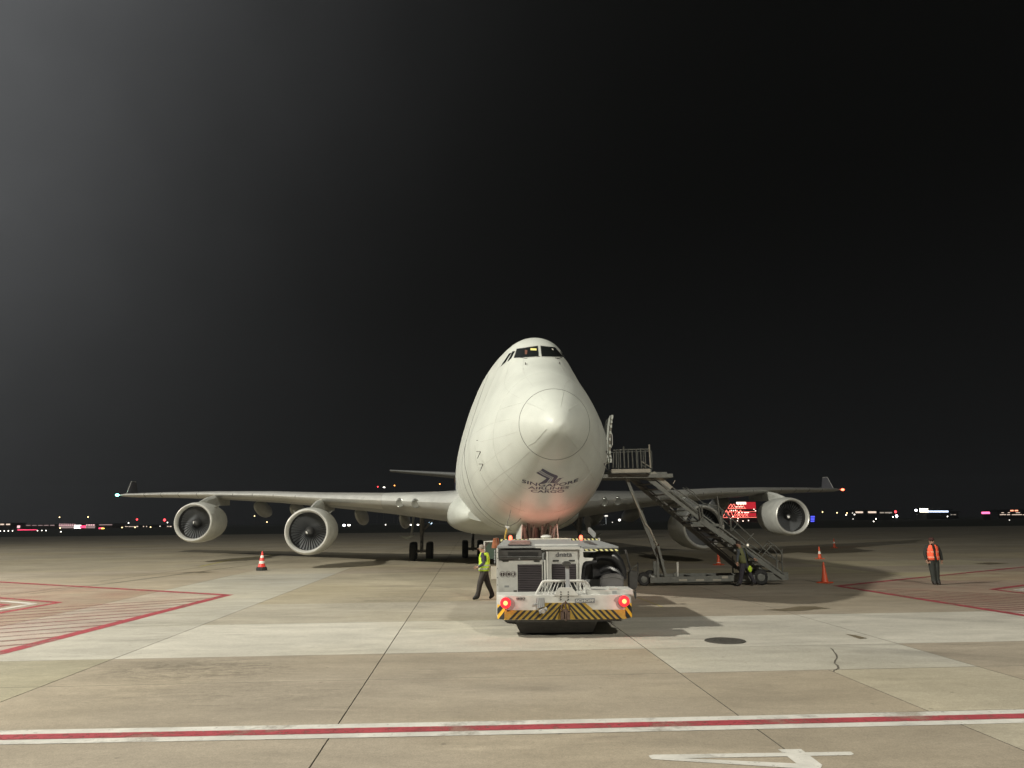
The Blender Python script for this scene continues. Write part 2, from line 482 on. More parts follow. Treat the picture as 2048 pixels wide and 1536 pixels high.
# painted lines ----------------------------------------------------
def paint(mat_, polys, z):
    mb = MB()
    for pts, w in polys: ribbon(mb, pts, w, z)
    return mb.build('painted_line', mat_, apron, norm=False)
def smooth_line(px, n=40):
    P = [at(x, y, z=0) for x, y in px]
    X = [p.x for p in P]; Y = [p.y for p in P]
    c = np.polyfit(X, Y, 2)
    xs = np.linspace(-16, 16, n)
    return [(x, float(np.polyval(c, min(max(x, -9), 9))) + (x-min(max(x, -9), 9))*(c[1]+2*c[0]*min(max(x, -9), 9))) for x in xs]
rt_ = smooth_line([(0, 1470), (600, 1460), (1024, 1450), (1500, 1440), (2048, 1428)])
def off(line, d): return [(x, y+d) for x, y in line]
paint(WHP, [(off(rt_, .095), .23)], .004)
paint(WHP, [(off(rt_, -.325), .20)], .004)
paint(REDP, [(off(rt_, -.12), .235)], .008)

def V2(p): return Vector((p[0], p[1]))
def safety_zone(tip, armA, armB, tipi, iA, iB, dirpt, w=.36):
    """pointed red outline with thin hatching and an inner red-white chevron"""
    tip, armA, armB, tipi, iA, iB = map(V2, (tip, armA, armB, tipi, iA, iB))
    dA = (armA-tip).normalized(); dB = (armB-tip).normalized()
    A = tip+dA*26; B = tip+dB*15
    paint(REDP, [([A, tip+dA*.1], w), ([tip-dB*.15, B], w)], .004)
    inn = tipi
    for k, (mm, z) in enumerate(((REDP, .004), (WHP, .007), (REDP, .004), (WHP, .007))):
        c = inn + (dA+dB).normalized()*(.45*k)*1.6
        paint(mm, [([c+dA*20, c], .26), ([c, c+dB*12], .26)], z)
    return dA, dB
LT = at(455, 1190, z=0); LA = at(0, 1164, z=0); LB = at(0, 1306, z=0)
dA, dB = safety_zone(LT, LA, LB, at(118, 1205, z=0), at(0, 1195, z=0), at(0, 1227, z=0), None)
RT_ = at(1675, 1172, z=0); RA = at(2048, 1134, z=0); RB = at(2048, 1231, z=0)
eA, eB = safety_zone(RT_, RA, RB, at(1985, 1179, z=0), at(2048, 1170, z=0), at(2048, 1188, z=0), None, .28)
def hatch(tip, dA, dB, d, step, n, lim, tipi, name):
    tip = V2(tip); d = V2(d).normalized(); polys = []
    for k in range(1, n):
        s0 = tip + dB*step*k
        # intersect with arm A
        den = d.x*dA.y - d.y*dA.x
        q = tip - s0
        t = (q.x*dA.y - q.y*dA.x)/den
        e = s0 + d*min(max(t, 0), lim) if t > 0 else s0 + d*lim
        polys.append(([s0, e], .17))
    mb = MB()
    for pts, w in polys: ribbon(mb, pts, w, .0035)
    mb.build('painted_hatching', REDT, apron, norm=False)
h0 = at(0, 1276, z=0); h1 = at(180, 1262, z=0)
hatch(LT, dA, dB, (h0-h1), 1.0, 14, 16, None, 'l')
h0 = at(2048, 1196, z=0); h1 = at(1800, 1185, z=0)
hatch(RT_, eA, eB, (h0-h1), .75, 15, 16, None, 'r')

RES = bpy.data.materials.new('red_paint_residue'); RES.use_nodes = True
rn_, rl_ = RES.node_tree.nodes, RES.node_tree.links
rb_ = rn_['Principled BSDF']; rb_.inputs['Base Color'].default_value = (.42, .17, .14, 1); rb_.inputs['Roughness'].default_value = .85
rg_ = rn_.new('ShaderNodeNewGeometry'); rno = rn_.new('ShaderNodeTexNoise'); rno.inputs['Scale'].default_value = .7; rno.inputs['Detail'].default_value = 8
rl_.new(rg_.outputs['Position'], rno.inputs['Vector'])
rmr = rn_.new('ShaderNodeMapRange'); rmr.inputs['From Min'].default_value = .3; rmr.inputs['From Max'].default_value = .7; rmr.inputs['To Min'].default_value = .05; rmr.inputs['To Max'].default_value = .24
rl_.new(rno.outputs['Fac'], rmr.inputs['Value']); rl_.new(rmr.outputs['Result'], rb_.inputs['Alpha'])
for T_, a_, b_ in ((LT, dA, dB), (RT_, eA, eB)):
    t_ = V2(T_); A_ = t_+a_*26; B_ = t_+b_*15
    mb = MB(); mb.add([(t_.x, t_.y, .0022), (A_.x, A_.y, .0022), (B_.x, B_.y, .0022)], [(0, 1, 2)]); mb.build('paint_residue', RES, apron, norm=False)

# tyre-dark streak pairs on the left and a yellow guide line under the left wing
TYR = mat('tyre_mark', (.15, .135, .10), .85, var=.25, scale=1.5, detail=10)
for px in (((60, 1188), (300, 1157), (560, 1122)), ((0, 1190), (240, 1164), (500, 1130)), ((200, 1163), (420, 1132), (560, 1115))):
    mb = MB(); ribbon(mb, [at(x, y, z=0) for x, y in px], .10, .003); mb.build('tyre_mark', TYR, apron, norm=False)
YLN = mat('worn_yellow_line', (.32, .28, .09), .85, var=.3, scale=2, detail=10)
mb = MB(); ribbon(mb, [at(x, y, z=0) for x, y in ((400, 1133), (460, 1120), (560, 1108))], .25, .0035); mb.build('painted_line', YLN, apron, norm=False)

# oil blotches (irregular outlines) and a worn white dash
OIL = mat('oil_stain', (.14, .115, .075), .6, var=.25, scale=2.5, detail=9)
def blotch(px, name='oil_stain', mt=OIL):
    mb = MB(); P = [at(x, y, z=0) for x, y in px]
    c = sum(P, Vector())/len(P)
    rs = []
    for i, p in enumerate(P):
        q = P[(i+1) % len(P)]
        for t in (0, .33, .66):
            w_ = p.lerp(q, t); w_ = c+(w_-c)*(1+random.uniform(-.07, .07)); rs.append((w_.x, w_.y, .0045))
    mb.add([(c.x, c.y, .0045)]+rs, [(0, i+1, (i+1) % len(rs)+1) for i in range(len(rs))])
    mb.build(name, mt, apron, norm=False)
blotch(((1524, 1220), (1560, 1218), (1600, 1213), (1630, 1213), (1664, 1217), (1630, 1219), (1600, 1222), (1570, 1222)))
blotch(((1945, 1127), (1980, 1125), (2020, 1127), (1980, 1129)))
blotch(((362, 1145), (400, 1143), (436, 1144), (400, 1146)))
blotch(((1690, 1268), (1712, 1271), (1736, 1277), (1720, 1278)))
mb = MB(); ribbon(mb, [at(1302, 1261, z=0), at(1362, 1260, z=0)], .05, .004); mb.build('painted_line', WHP, apron, norm=False)
mb = MB(); ribbon(mb, [at(1275, 1195, z=0), at(1325, 1214, z=0)], .05, .004); mb.build('painted_line', YLN, apron, norm=False)

# the painted number 4, seen from behind
def flat(px, z=.0045):
    mb = MB(); P = [at(x, y, z=0) for x, y in px]
    mb.add([(p.x, p.y, z) for p in P], [tuple(range(len(P)))]); return mb
mb = flat(((1297, 1512), (1306, 1510), (1702, 1504), (1708, 1509), (1702, 1511), (1330, 1518), (1304, 1517)))
mb2 = flat(((1556, 1499.5), (1602, 1499), (1645, 1531), (1600, 1533)), .005)
mb3 = flat(((1298, 1513.5), (1312, 1514.5), (1560, 1526), (1645, 1530), (1640, 1540), (1545, 1534), (1304, 1519)), .004)
for q in (mb2, mb3): mb.add(q.v, q.f)
mb.build('painted_number', WHP, apron, norm=False)

# manhole
IRON = mat('cast_iron', (.085, .08, .07), .7, .4, var=.3, scale=14, bump=.3)
mc = at(1450, 1282, z=0)
mh = empty('manhole_cover', 'round cast iron manhole cover set in the pale concrete right of the tug', 'manhole cover', (mc.x, mc.y, 0))
mb = MB(); mb.lathe([(.0001, .010), (.36, .010), (.36, .004), (.0001, .004)], (mc.x, mc.y, 0), n=32); mb.build('cover', IRON, mh)
mb = MB(); mb.lathe([(.37, .003), (.37, .014), (.425, .014), (.43, .003)], (mc.x, mc.y, 0), n=32); mb.build('rim', IRON, mh)
mb = MB()
for k in range(-2, 3):
    mb.box((mc.x-.26+abs(k)*.05, mc.y+k*.11-.02, .010), (mc.x+.26-abs(k)*.05, mc.y+k*.11+.02, .016))
mb.build('tread_bars', IRON, mh)

# ------------------------------------------------------------------ the freighter
YAW = R(4.1)
PX0, PY0 = 1.40, 21.17
plane = empty('cargo_airplane', 'white four engine jumbo freighter parked nose on with its side door open', 'airplane', (PX0, PY0, 0), YAW)
TP = MW[plane]; TPI = TP.inverted()

FT = np.array([
[0.0,0.02,5.28,5.24,1],[0.08,0.22,5.49,5.07,1],[0.3,0.42,5.74,4.91,1],[0.7,0.68,6.08,4.71,1],[1.1,0.90,6.36,4.52,1],
[1.5,1.09,6.60,4.36,1],[2.5,1.50,7.10,3.85,.92],[3.5,1.88,7.58,3.40,.84],[4.5,2.20,8.08,3.02,.72],[5.0,2.33,8.42,2.87,.62],
[5.6,2.46,8.90,2.71,.50],[6.2,2.55,9.32,2.56,.47],[7.0,2.62,9.60,2.42,.50],[8.5,2.73,9.80,2.22,.58],[10.0,2.83,9.90,2.08,.66],
[13.0,2.98,9.98,2.00,.76],[17.0,3.14,9.98,1.97,.80],[24.0,3.22,9.9,1.95,.80],[27.0,3.25,9.6,1.95,.84],[30.0,3.25,9.0,1.95,.92],
[33.0,3.25,8.5,1.95,1],[48.0,3.25,8.5,1.95,1],[54.0,3.1,8.5,2.4,1],[60.0,2.4,8.45,3.9,1],[66.0,1.2,8.2,5.9,1],[69.5,.3,7.6,7.0,1]])
def fcol(i):
    # smooth (monotone-ish) interpolation: densify with Catmull-Rom on station
    return FT[:, i]
SS = FT[:, 0]
def fint(s, i):
    y = FT[:, i]; k = int(np.searchsorted(SS, s, 'right')-1); k = min(max(k, 0), len(SS)-2)
    h = SS[k+1]-SS[k]; t = (s-SS[k])/h
    def slope(j):
        if j == 0: return (y[1]-y[0])/(SS[1]-SS[0])
        if j == len(SS)-1: return (y[-1]-y[-2])/(SS[-1]-SS[-2])
        a, b = (y[j]-y[j-1])/(SS[j]-SS[j-1]), (y[j+1]-y[j])/(SS[j+1]-SS[j])
        return 0 if a*b <= 0 else 2*a*b/(a+b)
    m0, m1 = slope(k)*h, slope(k+1)*h
    return (2*t**3-3*t*t+1)*y[k]+(t**3-2*t*t+t)*m0+(-2*t**3+3*t*t)*y[k+1]+(t**3-t*t)*m1
def fsec(s, n=72, grow=0):
    w, zt, zb, k = [fint(s, i) for i in (1, 2, 3, 4)]
    w += grow; zt += grow; zb -= grow
    h = zt-zb; r2 = w*k
    a1, b1 = w, min(w, h/2); c1 = zb+b1
    b2 = min(r2, h/2); a2 = r2; c2 = zt-b2
    out = []
    for i in range(n):
        t = 2*math.pi*i/n - math.pi/2
        d0, d1 = math.cos(t), math.sin(t)
        q = math.hypot(a1*d0, b1*d1); p1 = (a1*a1*d0/q, b1*b1*d1/q+c1); s1 = p1[0]*d0+p1[1]*d1
        q = math.hypot(a2*d0, b2*d1); p2 = (a2*a2*d0/q, b2*b2*d1/q+c2); s2 = p2[0]*d0+p2[1]*d1
        e = max(-60, min(60, -(s2-s1)/(.10*w+1e-3)))
        mm = 1/(1+math.exp(e))
        out.append((p1[0]*(1-mm)+p2[0]*mm, s, p1[1]*(1-mm)+p2[1]*mm))
    return out
st = sorted(set([0, .02, .05, .1, .18, .28, .4, .55, .7, .9, 1.1, 1.3, 1.5] + list(np.arange(1.75, 12, .25)) + list(np.arange(12, 34, 1.0)) + list(np.arange(34, 69.6, 2.2)) + [69.5]))
mb = MB(); mb.loft([fsec(s) for s in st])
fus = mb.build('fuselage', [WHITE], plane, smooth=True, world=False)
fbvh = BVHTree.FromPolygons([v.co for v in fus.data.vertices], [tuple(p.vertices) for p in fus.data.polygons])
eyeL = TPI @ EYE
def fhit(x, y):
    d = (TPI @ (EYE + fw*F_PX + rt*(x-1024) + up*(768-y))) - eyeL
    loc, nor, i, dist = fbvh.ray_cast(eyeL, d.normalized())
    if loc is None: return None, None
    if nor.dot(d) > 0: nor = -nor
    return loc, nor
def skin(poly, n=6, off_=.006, mirror=False):
    """4-corner patch following the fuselage surface"""
    (a, b, c, d) = poly; vs = []
    for j in range(n+1):
        for i in range(n+1):
            u, v = i/n, j/n
            x = (a[0]*(1-u)+b[0]*u)*(1-v)+(d[0]*(1-u)+c[0]*u)*v
            y = (a[1]*(1-u)+b[1]*u)*(1-v)+(d[1]*(1-u)+c[1]*u)*v
            l_, n_ = fhit(x, y)
            if l_ is None: return None
            p = l_+n_*off_
            vs.append((-p.x if mirror else p.x, p.y, p.z))
    mb = MB(); w = n+1
    mb.add(vs, [(j*w+i, j*w+i+1, (j+1)*w+i+1, (j+1)*w+i) for j in range(n) for i in range(n)])
    return mb
def skin_line(px, r, mt, name='panel_gap', mirror=False, both=False, n=5, parent=fus):
    mb = MB(); pts = []
    for i in range(len(px)-1):
        for k in range(n):
            t = k/n; l_, n_ = fhit(px[i][0]*(1-t)+px[i+1][0]*t, px[i][1]*(1-t)+px[i+1][1]*t)
            if l_ is not None: pts.append(l_+n_*r*.3)
    l_, n_ = fhit(*px[-1])
    if l_ is not None: pts.append(l_+n_*r*.3)
    mb.tube(pts, r, 5)
    if both:
        m2 = MB(); m2.tube([(-p.x, p.y, p.z) for p in pts], r, 5); m2.build(name, mt, parent, world=False)
    return mb.build(name, mt, parent, world=False)
def ring(s0, r, mt, a0=0, a1=1, tilt=0, name='panel_gap', parent=fus):
    n = 72; pts = []
    for i in range(int(a0*n), int(a1*n)+1):
        base = fsec(s0, n)[i % n]
        z = base[2]; s = s0 + tilt*(z-5.3)
        p = fsec(s, n)[i % n]; pts.append((p[0]*1.001, p[1], p[2]))
    mb = MB(); mb.tube(pts, r, 5); return mb.build(name, mt, parent, world=False)

# radome: seam ring and lightning strips
ring(1.5, .010, SEAM, name='radome_seam', tilt=.02)
for px in (((1052, 893), (1070, 884), (1094, 857)), ((1128, 863), (1140, 880), (1157, 898)), ((1127, 782), (1121, 813)), ((1054, 806), (1070, 812), (1088, 821)), ((1157, 806), (1135, 820)), ((1078, 790), (1086, 800))):
    skin_line(px, .008, WHITE, 'lightning_strip')
    skin_line([(x+.9, y+1.0) for x, y in px], .0025, SEAML, 'lightning_strip')
# nose panel gaps
ring(5.2, .005, SEAML, .03, .24); ring(5.2, .005, SEAML, .76, .97)
ring(9.9, .009, SEAM, .03, .33); ring(9.9, .009, SEAM, .67, .97)
ring(13.5, .006, SEAML, .03, .97); ring(17.5, .006, SEAML, .03, .97)
skin_line([(1059, 904), (1035, 926), (1008, 945), (985, 962), (965, 982)], .0045, SEAML)
skin_line([(1157, 909), (1175, 935), (1188, 960)], .0045, SEAML)
skin_line([(1034, 864), (1012, 871), (985, 878), (960, 884)], .0035, SEAML)
skin_line([(1047, 805), (1020, 812), (1000, 819)], .0035, SEAML)
skin_line([(1127, 778), (1132, 766), (1143, 757)], .0035, SEAML)
skin_line([(933, 880), (929, 905), (930, 930), (938, 965), (948, 992), (962, 1015), (982, 1034), (1000, 1047), (1018, 1053), (1035, 1044), (1042, 1036)], .012, SEAM, 'nose_door_seam', both=True, n=8)
skin_line([(1042, 1000), (1040, 1018), (1036, 1032)], .0045, SEAML)
skin_line([(1136, 1000), (1131, 1015), (1124, 1030)], .0045, SEAML)
# long skin joints running aft
for idx in (9, 14, 20, 26, 31, 41, 46, 52, 58, 63):
    mb = MB(); mb.tube([(lambda p: (p[0]*1.0008, p[1], p[2]))(fsec(s_)[idx]) for s_ in np.arange(2.2, 30, .5)], .0028, 5); mb.build('skin_joint', SEAML, fus, world=False)
for s_ in (3.4, 7.4, 11.6): ring(s_, .003, SEAML, .03, .97, name='skin_joint')
# probes and small sensor vanes on the nose
for (x, y), (x2, y2) in (((953, 903), (961, 903)), ((958, 928), (966, 928)), ((953, 881), (956, 881))):
    skin_line([(x, y), (x2, y2)], .010, TDARK, 'probe', both=True, n=2)
    l_, n_ = fhit(x2, y2)
    if y > 890:
        for sx in (1, -1):
            mb = MB()
            q = [Vector((l_.x*sx, l_.y, l_.z)), Vector(((l_+n_*.10).x*sx, (l_+n_*.10).y-.05, l_.z-.22)), Vector(((l_+n_*.12).x*sx, (l_+n_*.12).y-.22, l_.z-.26))]
            mb.tube(q, [.016, .012, .008], 6)
            mb.build('probe', TDARK, fus, world=False)
for x, y in ((1052, 728), (1118, 727)):
    l_, n_ = fhit(x, y); mb = MB(); mb.tube([l_, l_+n_*.06, l_+n_*.07+Vector((0, -.1, -.10))], .014, 6); mb.build('probe', TDARK, fus, world=False)

# flight deck windows (dark panes following the skin, each with a raised grey frame)
FRAME = mat('window_frame_metal', (.55, .55, .52), .4, .3)
PANES = [((1034, 698), (1075.5, 692), (1077.5, 713), (1028, 716)), ((1081, 692), (1110, 695), (1127, 714), (1083.5, 713)),
         ]
for k, q in enumerate(PANES):
    c = (sum(p[0] for p in q)/4, sum(p[1] for p in q)/4)
    big = [(p[0]+(1.2 if p[0] > c[0] else -1.2), p[1]+(1.0 if p[1] > c[1] else -1.2)) for p in q]
    b_ = skin(big, 7, .004); fr = b_.build('window_frame', FRAME, fus, smooth=True, world=False)
    skin(q, 7, .010).build('window', GLASS, fus, smooth=True, world=False)
SIDE = [((1025, 703), (1030.5, 702), (1023, 716.5), (1014.5, 724.5)), ((1018, 707.5), (1023.5, 705), (1011, 725), (1001.5, 733))]
for q in SIDE:
    for mir in (False, True):
        o_ = skin(q, 4, .008, mirror=mir)
        if o_: o_.build('window', GLASS, fus, smooth=True, world=False)
for x, y in ((987, 729), (983, 737)):
    q = ((x-1.5, y-2.5), (x+1, y-3.5), (x+2, y-1), (x-.5, y+2.5))
    for mir in (False, True):
        o_ = skin(q, 2, .008, mirror=mir)
        if o_: o_.build('window', GLASS, fus, world=False)
# lit overhead panel, seen through the left pane, and a crew member's shoulder
mb = skin(((1061, 697), (1073, 697.5), (1073, 701.5), (1061, 701)), 3, .014); mb.build('cockpit_glow_patch', emit('lit_panel', (1.0, .85, .25), 1.1), fus, world=False)
mb = skin(((1050, 700), (1055, 701), (1054, 709), (1050, 709)), 3, .013); mb.build('cockpit_glow_patch', emit('crew_shoulder_glow', (.9, .3, .15), .22), fus, world=False)  # stands for the crew member's shoulder; its lit look is emission
mb = skin(((1103, 697), (1106, 698), (1107, 701), (1104, 700)), 2, .013); mb.build('cockpit_glow_patch', emit('small_white_light', (.9, .8, .6), .5), fus, world=False)
# wipers
for px in (((1040, 715), (1052, 717), (1055, 716.5)), ((1124, 715), (1115, 717), (1110, 716)), ((1071, 713), (1080, 713.5))):
    skin_line(px, .014, TDARK, 'wiper', n=3)

# airline emblem and name under the radome
def vat(y, x=1097): return fhit(x, y)
cL, cN = vat(962)
tdir = (Vector((0, 0, 1)) - cN*cN.z); tdir.x = 0; tdir.normalize()
sdir = Vector((1, 0, 0))
def plane_uv(x, y):
    l_, n_ = fhit(x, y); return ((l_-cL).dot(sdir), (l_-cL).dot(tdir))
def stick(pts2, faces, off_=.005):
    vs = []
    for u, v in pts2:
        o_ = cL + sdir*u + tdir*v + cN*2.0
        l_, n_, i, d_ = fbvh.ray_cast(o_, -cN)
        if n_.dot(cN) < 0: n_ = -n_
        vs.append(l_ + n_*off_)
    mb = MB(); mb.add(vs, faces); return mb
logo = []
def zz(u, v): return (880+u/5.389, 880+v/5.389)
def poly_logo(pts, mt, off_=.006):
    P = [plane_uv(*zz(*p)) for p in pts]
    bm = bmesh.new(); vs = [bm.verts.new((u, v, 0)) for u, v in P]; bm.faces.new(vs)
    bmesh.ops.triangulate(bm, faces=bm.faces)
    for _ in range(3):
        es = [e for e in bm.edges if e.calc_length() > .12]
        if es: bmesh.ops.subdivide_edges(bm, edges=es, cuts=1); bmesh.ops.triangulate(bm, faces=bm.faces)
    bm.verts.ensure_lookup_table(); bm.verts.index_update()
    mb = stick([(v.co.x, v.co.y) for v in bm.verts], [tuple(v.index for v in f.verts) for f in bm.faces], off_)
    bm.free(); mb.build('emblem', mt, fus, world=False, norm=False)
poly_logo([(1085, 325), (1105, 305), (1262, 380), (1272, 395), (1222, 462), (1182, 462), (1226, 402)], NAVY)
poly_logo([(1062, 340), (1080, 328), (1216, 402), (1176, 462), (1152, 462), (1196, 410)], LOGOG)
poly_logo([(1035, 352), (1056, 342), (1188, 410), (1146, 462), (1060, 466), (1088, 456), (1148, 412)], NAVY)
poly_logo([(1190, 462), (1222, 458), (1282, 410), (1340, 403), (1310, 412), (1262, 462)], NAVY)
poly_logo([(1236, 456), (1278, 422), (1298, 416), (1256, 456)], LOGOG, .008)
for word, (x0, x1), ya, yb, lift in (('SINGAPORE', (1042, 1153), 967, 973.2, -3.5), ('AIRLINES', (1055.5, 1137), 974, 979, -4.5), ('CARGO', (1061, 1128), 980.2, 985.6, -3)):
    vs, fs = text_geo(word, .018, maxlen=.25)
    xm = (x0+x1)/2
    u0, _ = plane_uv(x0, (ya+yb)/2); u1, _ = plane_uv(x1, (ya+yb)/2)
    _, v1 = plane_uv(xm, ya); _, v0 = plane_uv(xm, yb); _, vl = plane_uv(xm, ya-lift)
    # the name is set on a shallow arc, ends higher
    P = [(u0+(u1-u0)*a, v0+(v1-v0)*b + (vl-v1)*(2*a-1)**2) for a, b in vs]
    stick(P, fs, .006).build('lettering', NAVY, fus, world=False, norm=False)

# livery stripes on the aft fuselage side
def side_patch(s0, s1, zf0, zf1, mt, name='livery_stripe'):
    for sx in (1, -1):
        mb = MB(); vs = []; ns, nz = 16, 6
        for i in range(ns+1):
            s = s0+(s1-s0)*i/ns
            for j in range(nz+1):
                z = zf0(s)+(zf1(s)-zf0(s))*j/nz
                l_, n_, k_, d_ = fbvh.ray_cast(Vector((sx*9, s, z)), Vector((-sx, 0, 0)))
                vs.append(l_+Vector((sx*.012, 0, 0)))
        w = nz+1
        mb.add(vs, [(i*w+j, i*w+j+1, (i+1)*w+j+1, (i+1)*w+j) for i in range(ns) for j in range(nz)])
        mb.build(name, mt, fus, world=False, smooth=True)
side_patch(20, 60, lambda s: 5.6-.02*(s-20), lambda s: 6.15-.02*(s-20), GOLD)
side_patch(20, 60, lambda s: 4.6, lambda s: 5.45, NAVY)
# belly fairing
mb = MB(); rings = []
for s in np.linspace(15.6, 40, 30):
    t = (s-15.6)/24.4; k = math.sin(math.pi*t)**.40 if 0 < t < 1 else 0
    w, zt, zb = 2.5+1.30*k, 3.3+1.25*k, 2.5-.80*k
    rings.append([((w*math.copysign(abs(math.cos(a))**.8, math.cos(a))), s-.55*math.sin(a)*-1*0, (zt+zb)/2+(zt-zb)/2*math.copysign(abs(math.sin(a))**.75, math.sin(a))) for a in np.linspace(0, 2*math.pi, 40, endpoint=False)])
mb.loft(rings); mb.build('belly_fairing', WHITE, plane, smooth=True, world=False)
# small dark triangular inlet on the belly seam
b_ = skin(((955, 1057.5), (966, 1053), (969, 1059.5), (960, 1058)), 2, .012)
if b_: b_.build('air_inlet', DARK, fus, world=False)

# wings
def airfoil(x, sle, chord, z, tc, n=14, inc=0, sx=1):
    pts = []
    for k in range(n):
        t = 1-k/n; c_ = (1-math.cos(math.pi*t))/2
        y_ = 5*tc*(.2969*math.sqrt(c_)-.126*c_-.3516*c_**2+.2843*c_**3-.1036*c_**4)
        pts.append((c_, y_))
    low = [(c_, -y_*.85) for c_, y_ in pts[::-1]]
    full = pts+[(0, 0)]+low[:-1]
    return [(sx*x, sle+c_*chord, z+y_*chord-c_*chord*inc) for c_, y_ in full]
WS = [(2.2, 18.6, 16.2, 3.55, .125, .045), (4.0, 20.3, 14.6, 3.62, .12, .042), (7.5, 23.4, 12.2, 3.86, .105, .038), (11.68, 27.1, 9.9, 4.15, .10, .03), (16, 30.9, 8.4, 4.48, .095, .025), (20.83, 35.2, 7.0, 4.74, .09, .02), (26, 39.8, 5.4, 4.95, .085, .015), (31.2, 44.4, 4.1, 5.10, .08, .01), (31.9, 45.3, 3.1, 5.12, .06, .01)]
def wing_le(x):
    a = np.array(WS); return [float(np.interp(abs(x), a[:, 0], a[:, i])) for i in range(6)]
NAVG = emit('green_navigation_light', (.25, 1.0, .8), 14)
NAVR = emit('red_navigation_light', (1.0, .12, .06), 9)
for sx in (-1, 1):
    mb = MB(); mb.loft([airfoil(x, s, c, z, tc, inc=ic, sx=sx) for x, s, c, z, tc, ic in WS])
    wg = mb.build('wing', WGREY, plane, smooth=True, world=False)
    # bright leading edge band, slightly proud
    mb = MB(); rings = []
    for x, s, c, z, tc, ic in WS[2:]:
        af = airfoil(x, s, c, z, tc, inc=ic, sx=sx, n=14); mid = af[11:18]
        rings.append([(p[0], p[1]-.012, p[2]+(.006 if p[2] > z else -.006)) for p in mid])
    n_ = len(rings[0]); vs = [p for r_ in rings for p in r_]
    mb.add(vs, [(i*n_+k, i*n_+k+1, (i+1)*n_+k+1, (i+1)*n_+k) for i in range(len(rings)-1) for k in range(n_-1)])
    mb.build('leading_edge', METAL if False else mat('leading_edge_metal', (.68, .68, .64), .35, .55, var=.08), wg, smooth=True, world=False)
    # flap joints on the leading edge
    for x in (13.6, 15.4, 17.2, 19.0, 22.6, 24.6, 26.6, 28.6):
        _, s, c, z, tc, ic = wing_le(x)
        mb = MB(); mb.tube([(sx*x, s+.5, z+.21), (sx*x, s+.05, z+.07), (sx*x, s-.02, z), (sx*x, s+.08, z-.08), (sx*x, s+.5, z-.2)], .018, 5)
        mb.build('flap_gap', SEAM, wg, world=False)
    # winglet: thin upswept blade, leans out
    mb = MB(); rings = []
    for t in (0, .25, .5, .75, 1):
        c_ = 2.5*(1-t)+1.0*t
        rings.append([(sx*(31.65+.62*t)+p[2], 46.0+2.3*t+p[1], 5.13+1.30*t) for p in airfoil(0, 0, c_, 0, .05)])
    mb.loft(rings); mb.build('winglet', mat('winglet_navy', (.09, .09, .10), .5), wg, smooth=True, world=False)
    mb = MB(); mb.tube([(sx*31.65, 45.98, 5.13), (sx*31.96, 47.13, 5.78), (sx*32.27, 48.28, 6.43), (sx*32.27, 49.2, 6.45)], .03, 6)
    mb.build('winglet_edge', METAL, wg, smooth=True, world=False)
    mb = MB(); mb.ball((sx*32.02, 45.15, 5.12), (.13, .2, .10)); mb.build('navigation_light', NAVG if sx < 0 else NAVR, wg, smooth=True, world=False)
    # landing lights at the root
    for x in (5.35, 6.3):
        _, s, c, z, tc, ic = wing_le(x)
        mb = MB(); mb.lathe([(.001, -.01), (.17, -.01), (.21, -.03), (.25, -.01), (.26, .35)], (sx*x, s-.03+.02, z-.12), (0, 1, .25), 20)
        mb.build('landing_light', mat('lamp_glass_dull', (.28, .29, .27), .2, .4), wg, smooth=True, world=False)
    # flap track fairings
    for x in (6.8, 10.0, 15.2, 18.4):
        _, s, c, z, tc, ic = wing_le(x)
        s0 = s+c*.52; L_ = c*.48+1.9; mb = MB(); rings = []
        for t in np.linspace(0, 1, 12):
            r_ = .52*math.sin(math.pi*min(.999, max(.001, t)))**.6+.01
            zc = z-c*.03-.42-.5*t
            rings.append([(sx*x+.62*r_*math.cos(a), s0+L_*t, zc+1.15*r_*math.sin(a)) for a in np.linspace(0, 2*math.pi, 16, endpoint=False)])
        mb.loft(rings); mb.build('flap_track_fairing', WGREY, wg, smooth=True, world=False)

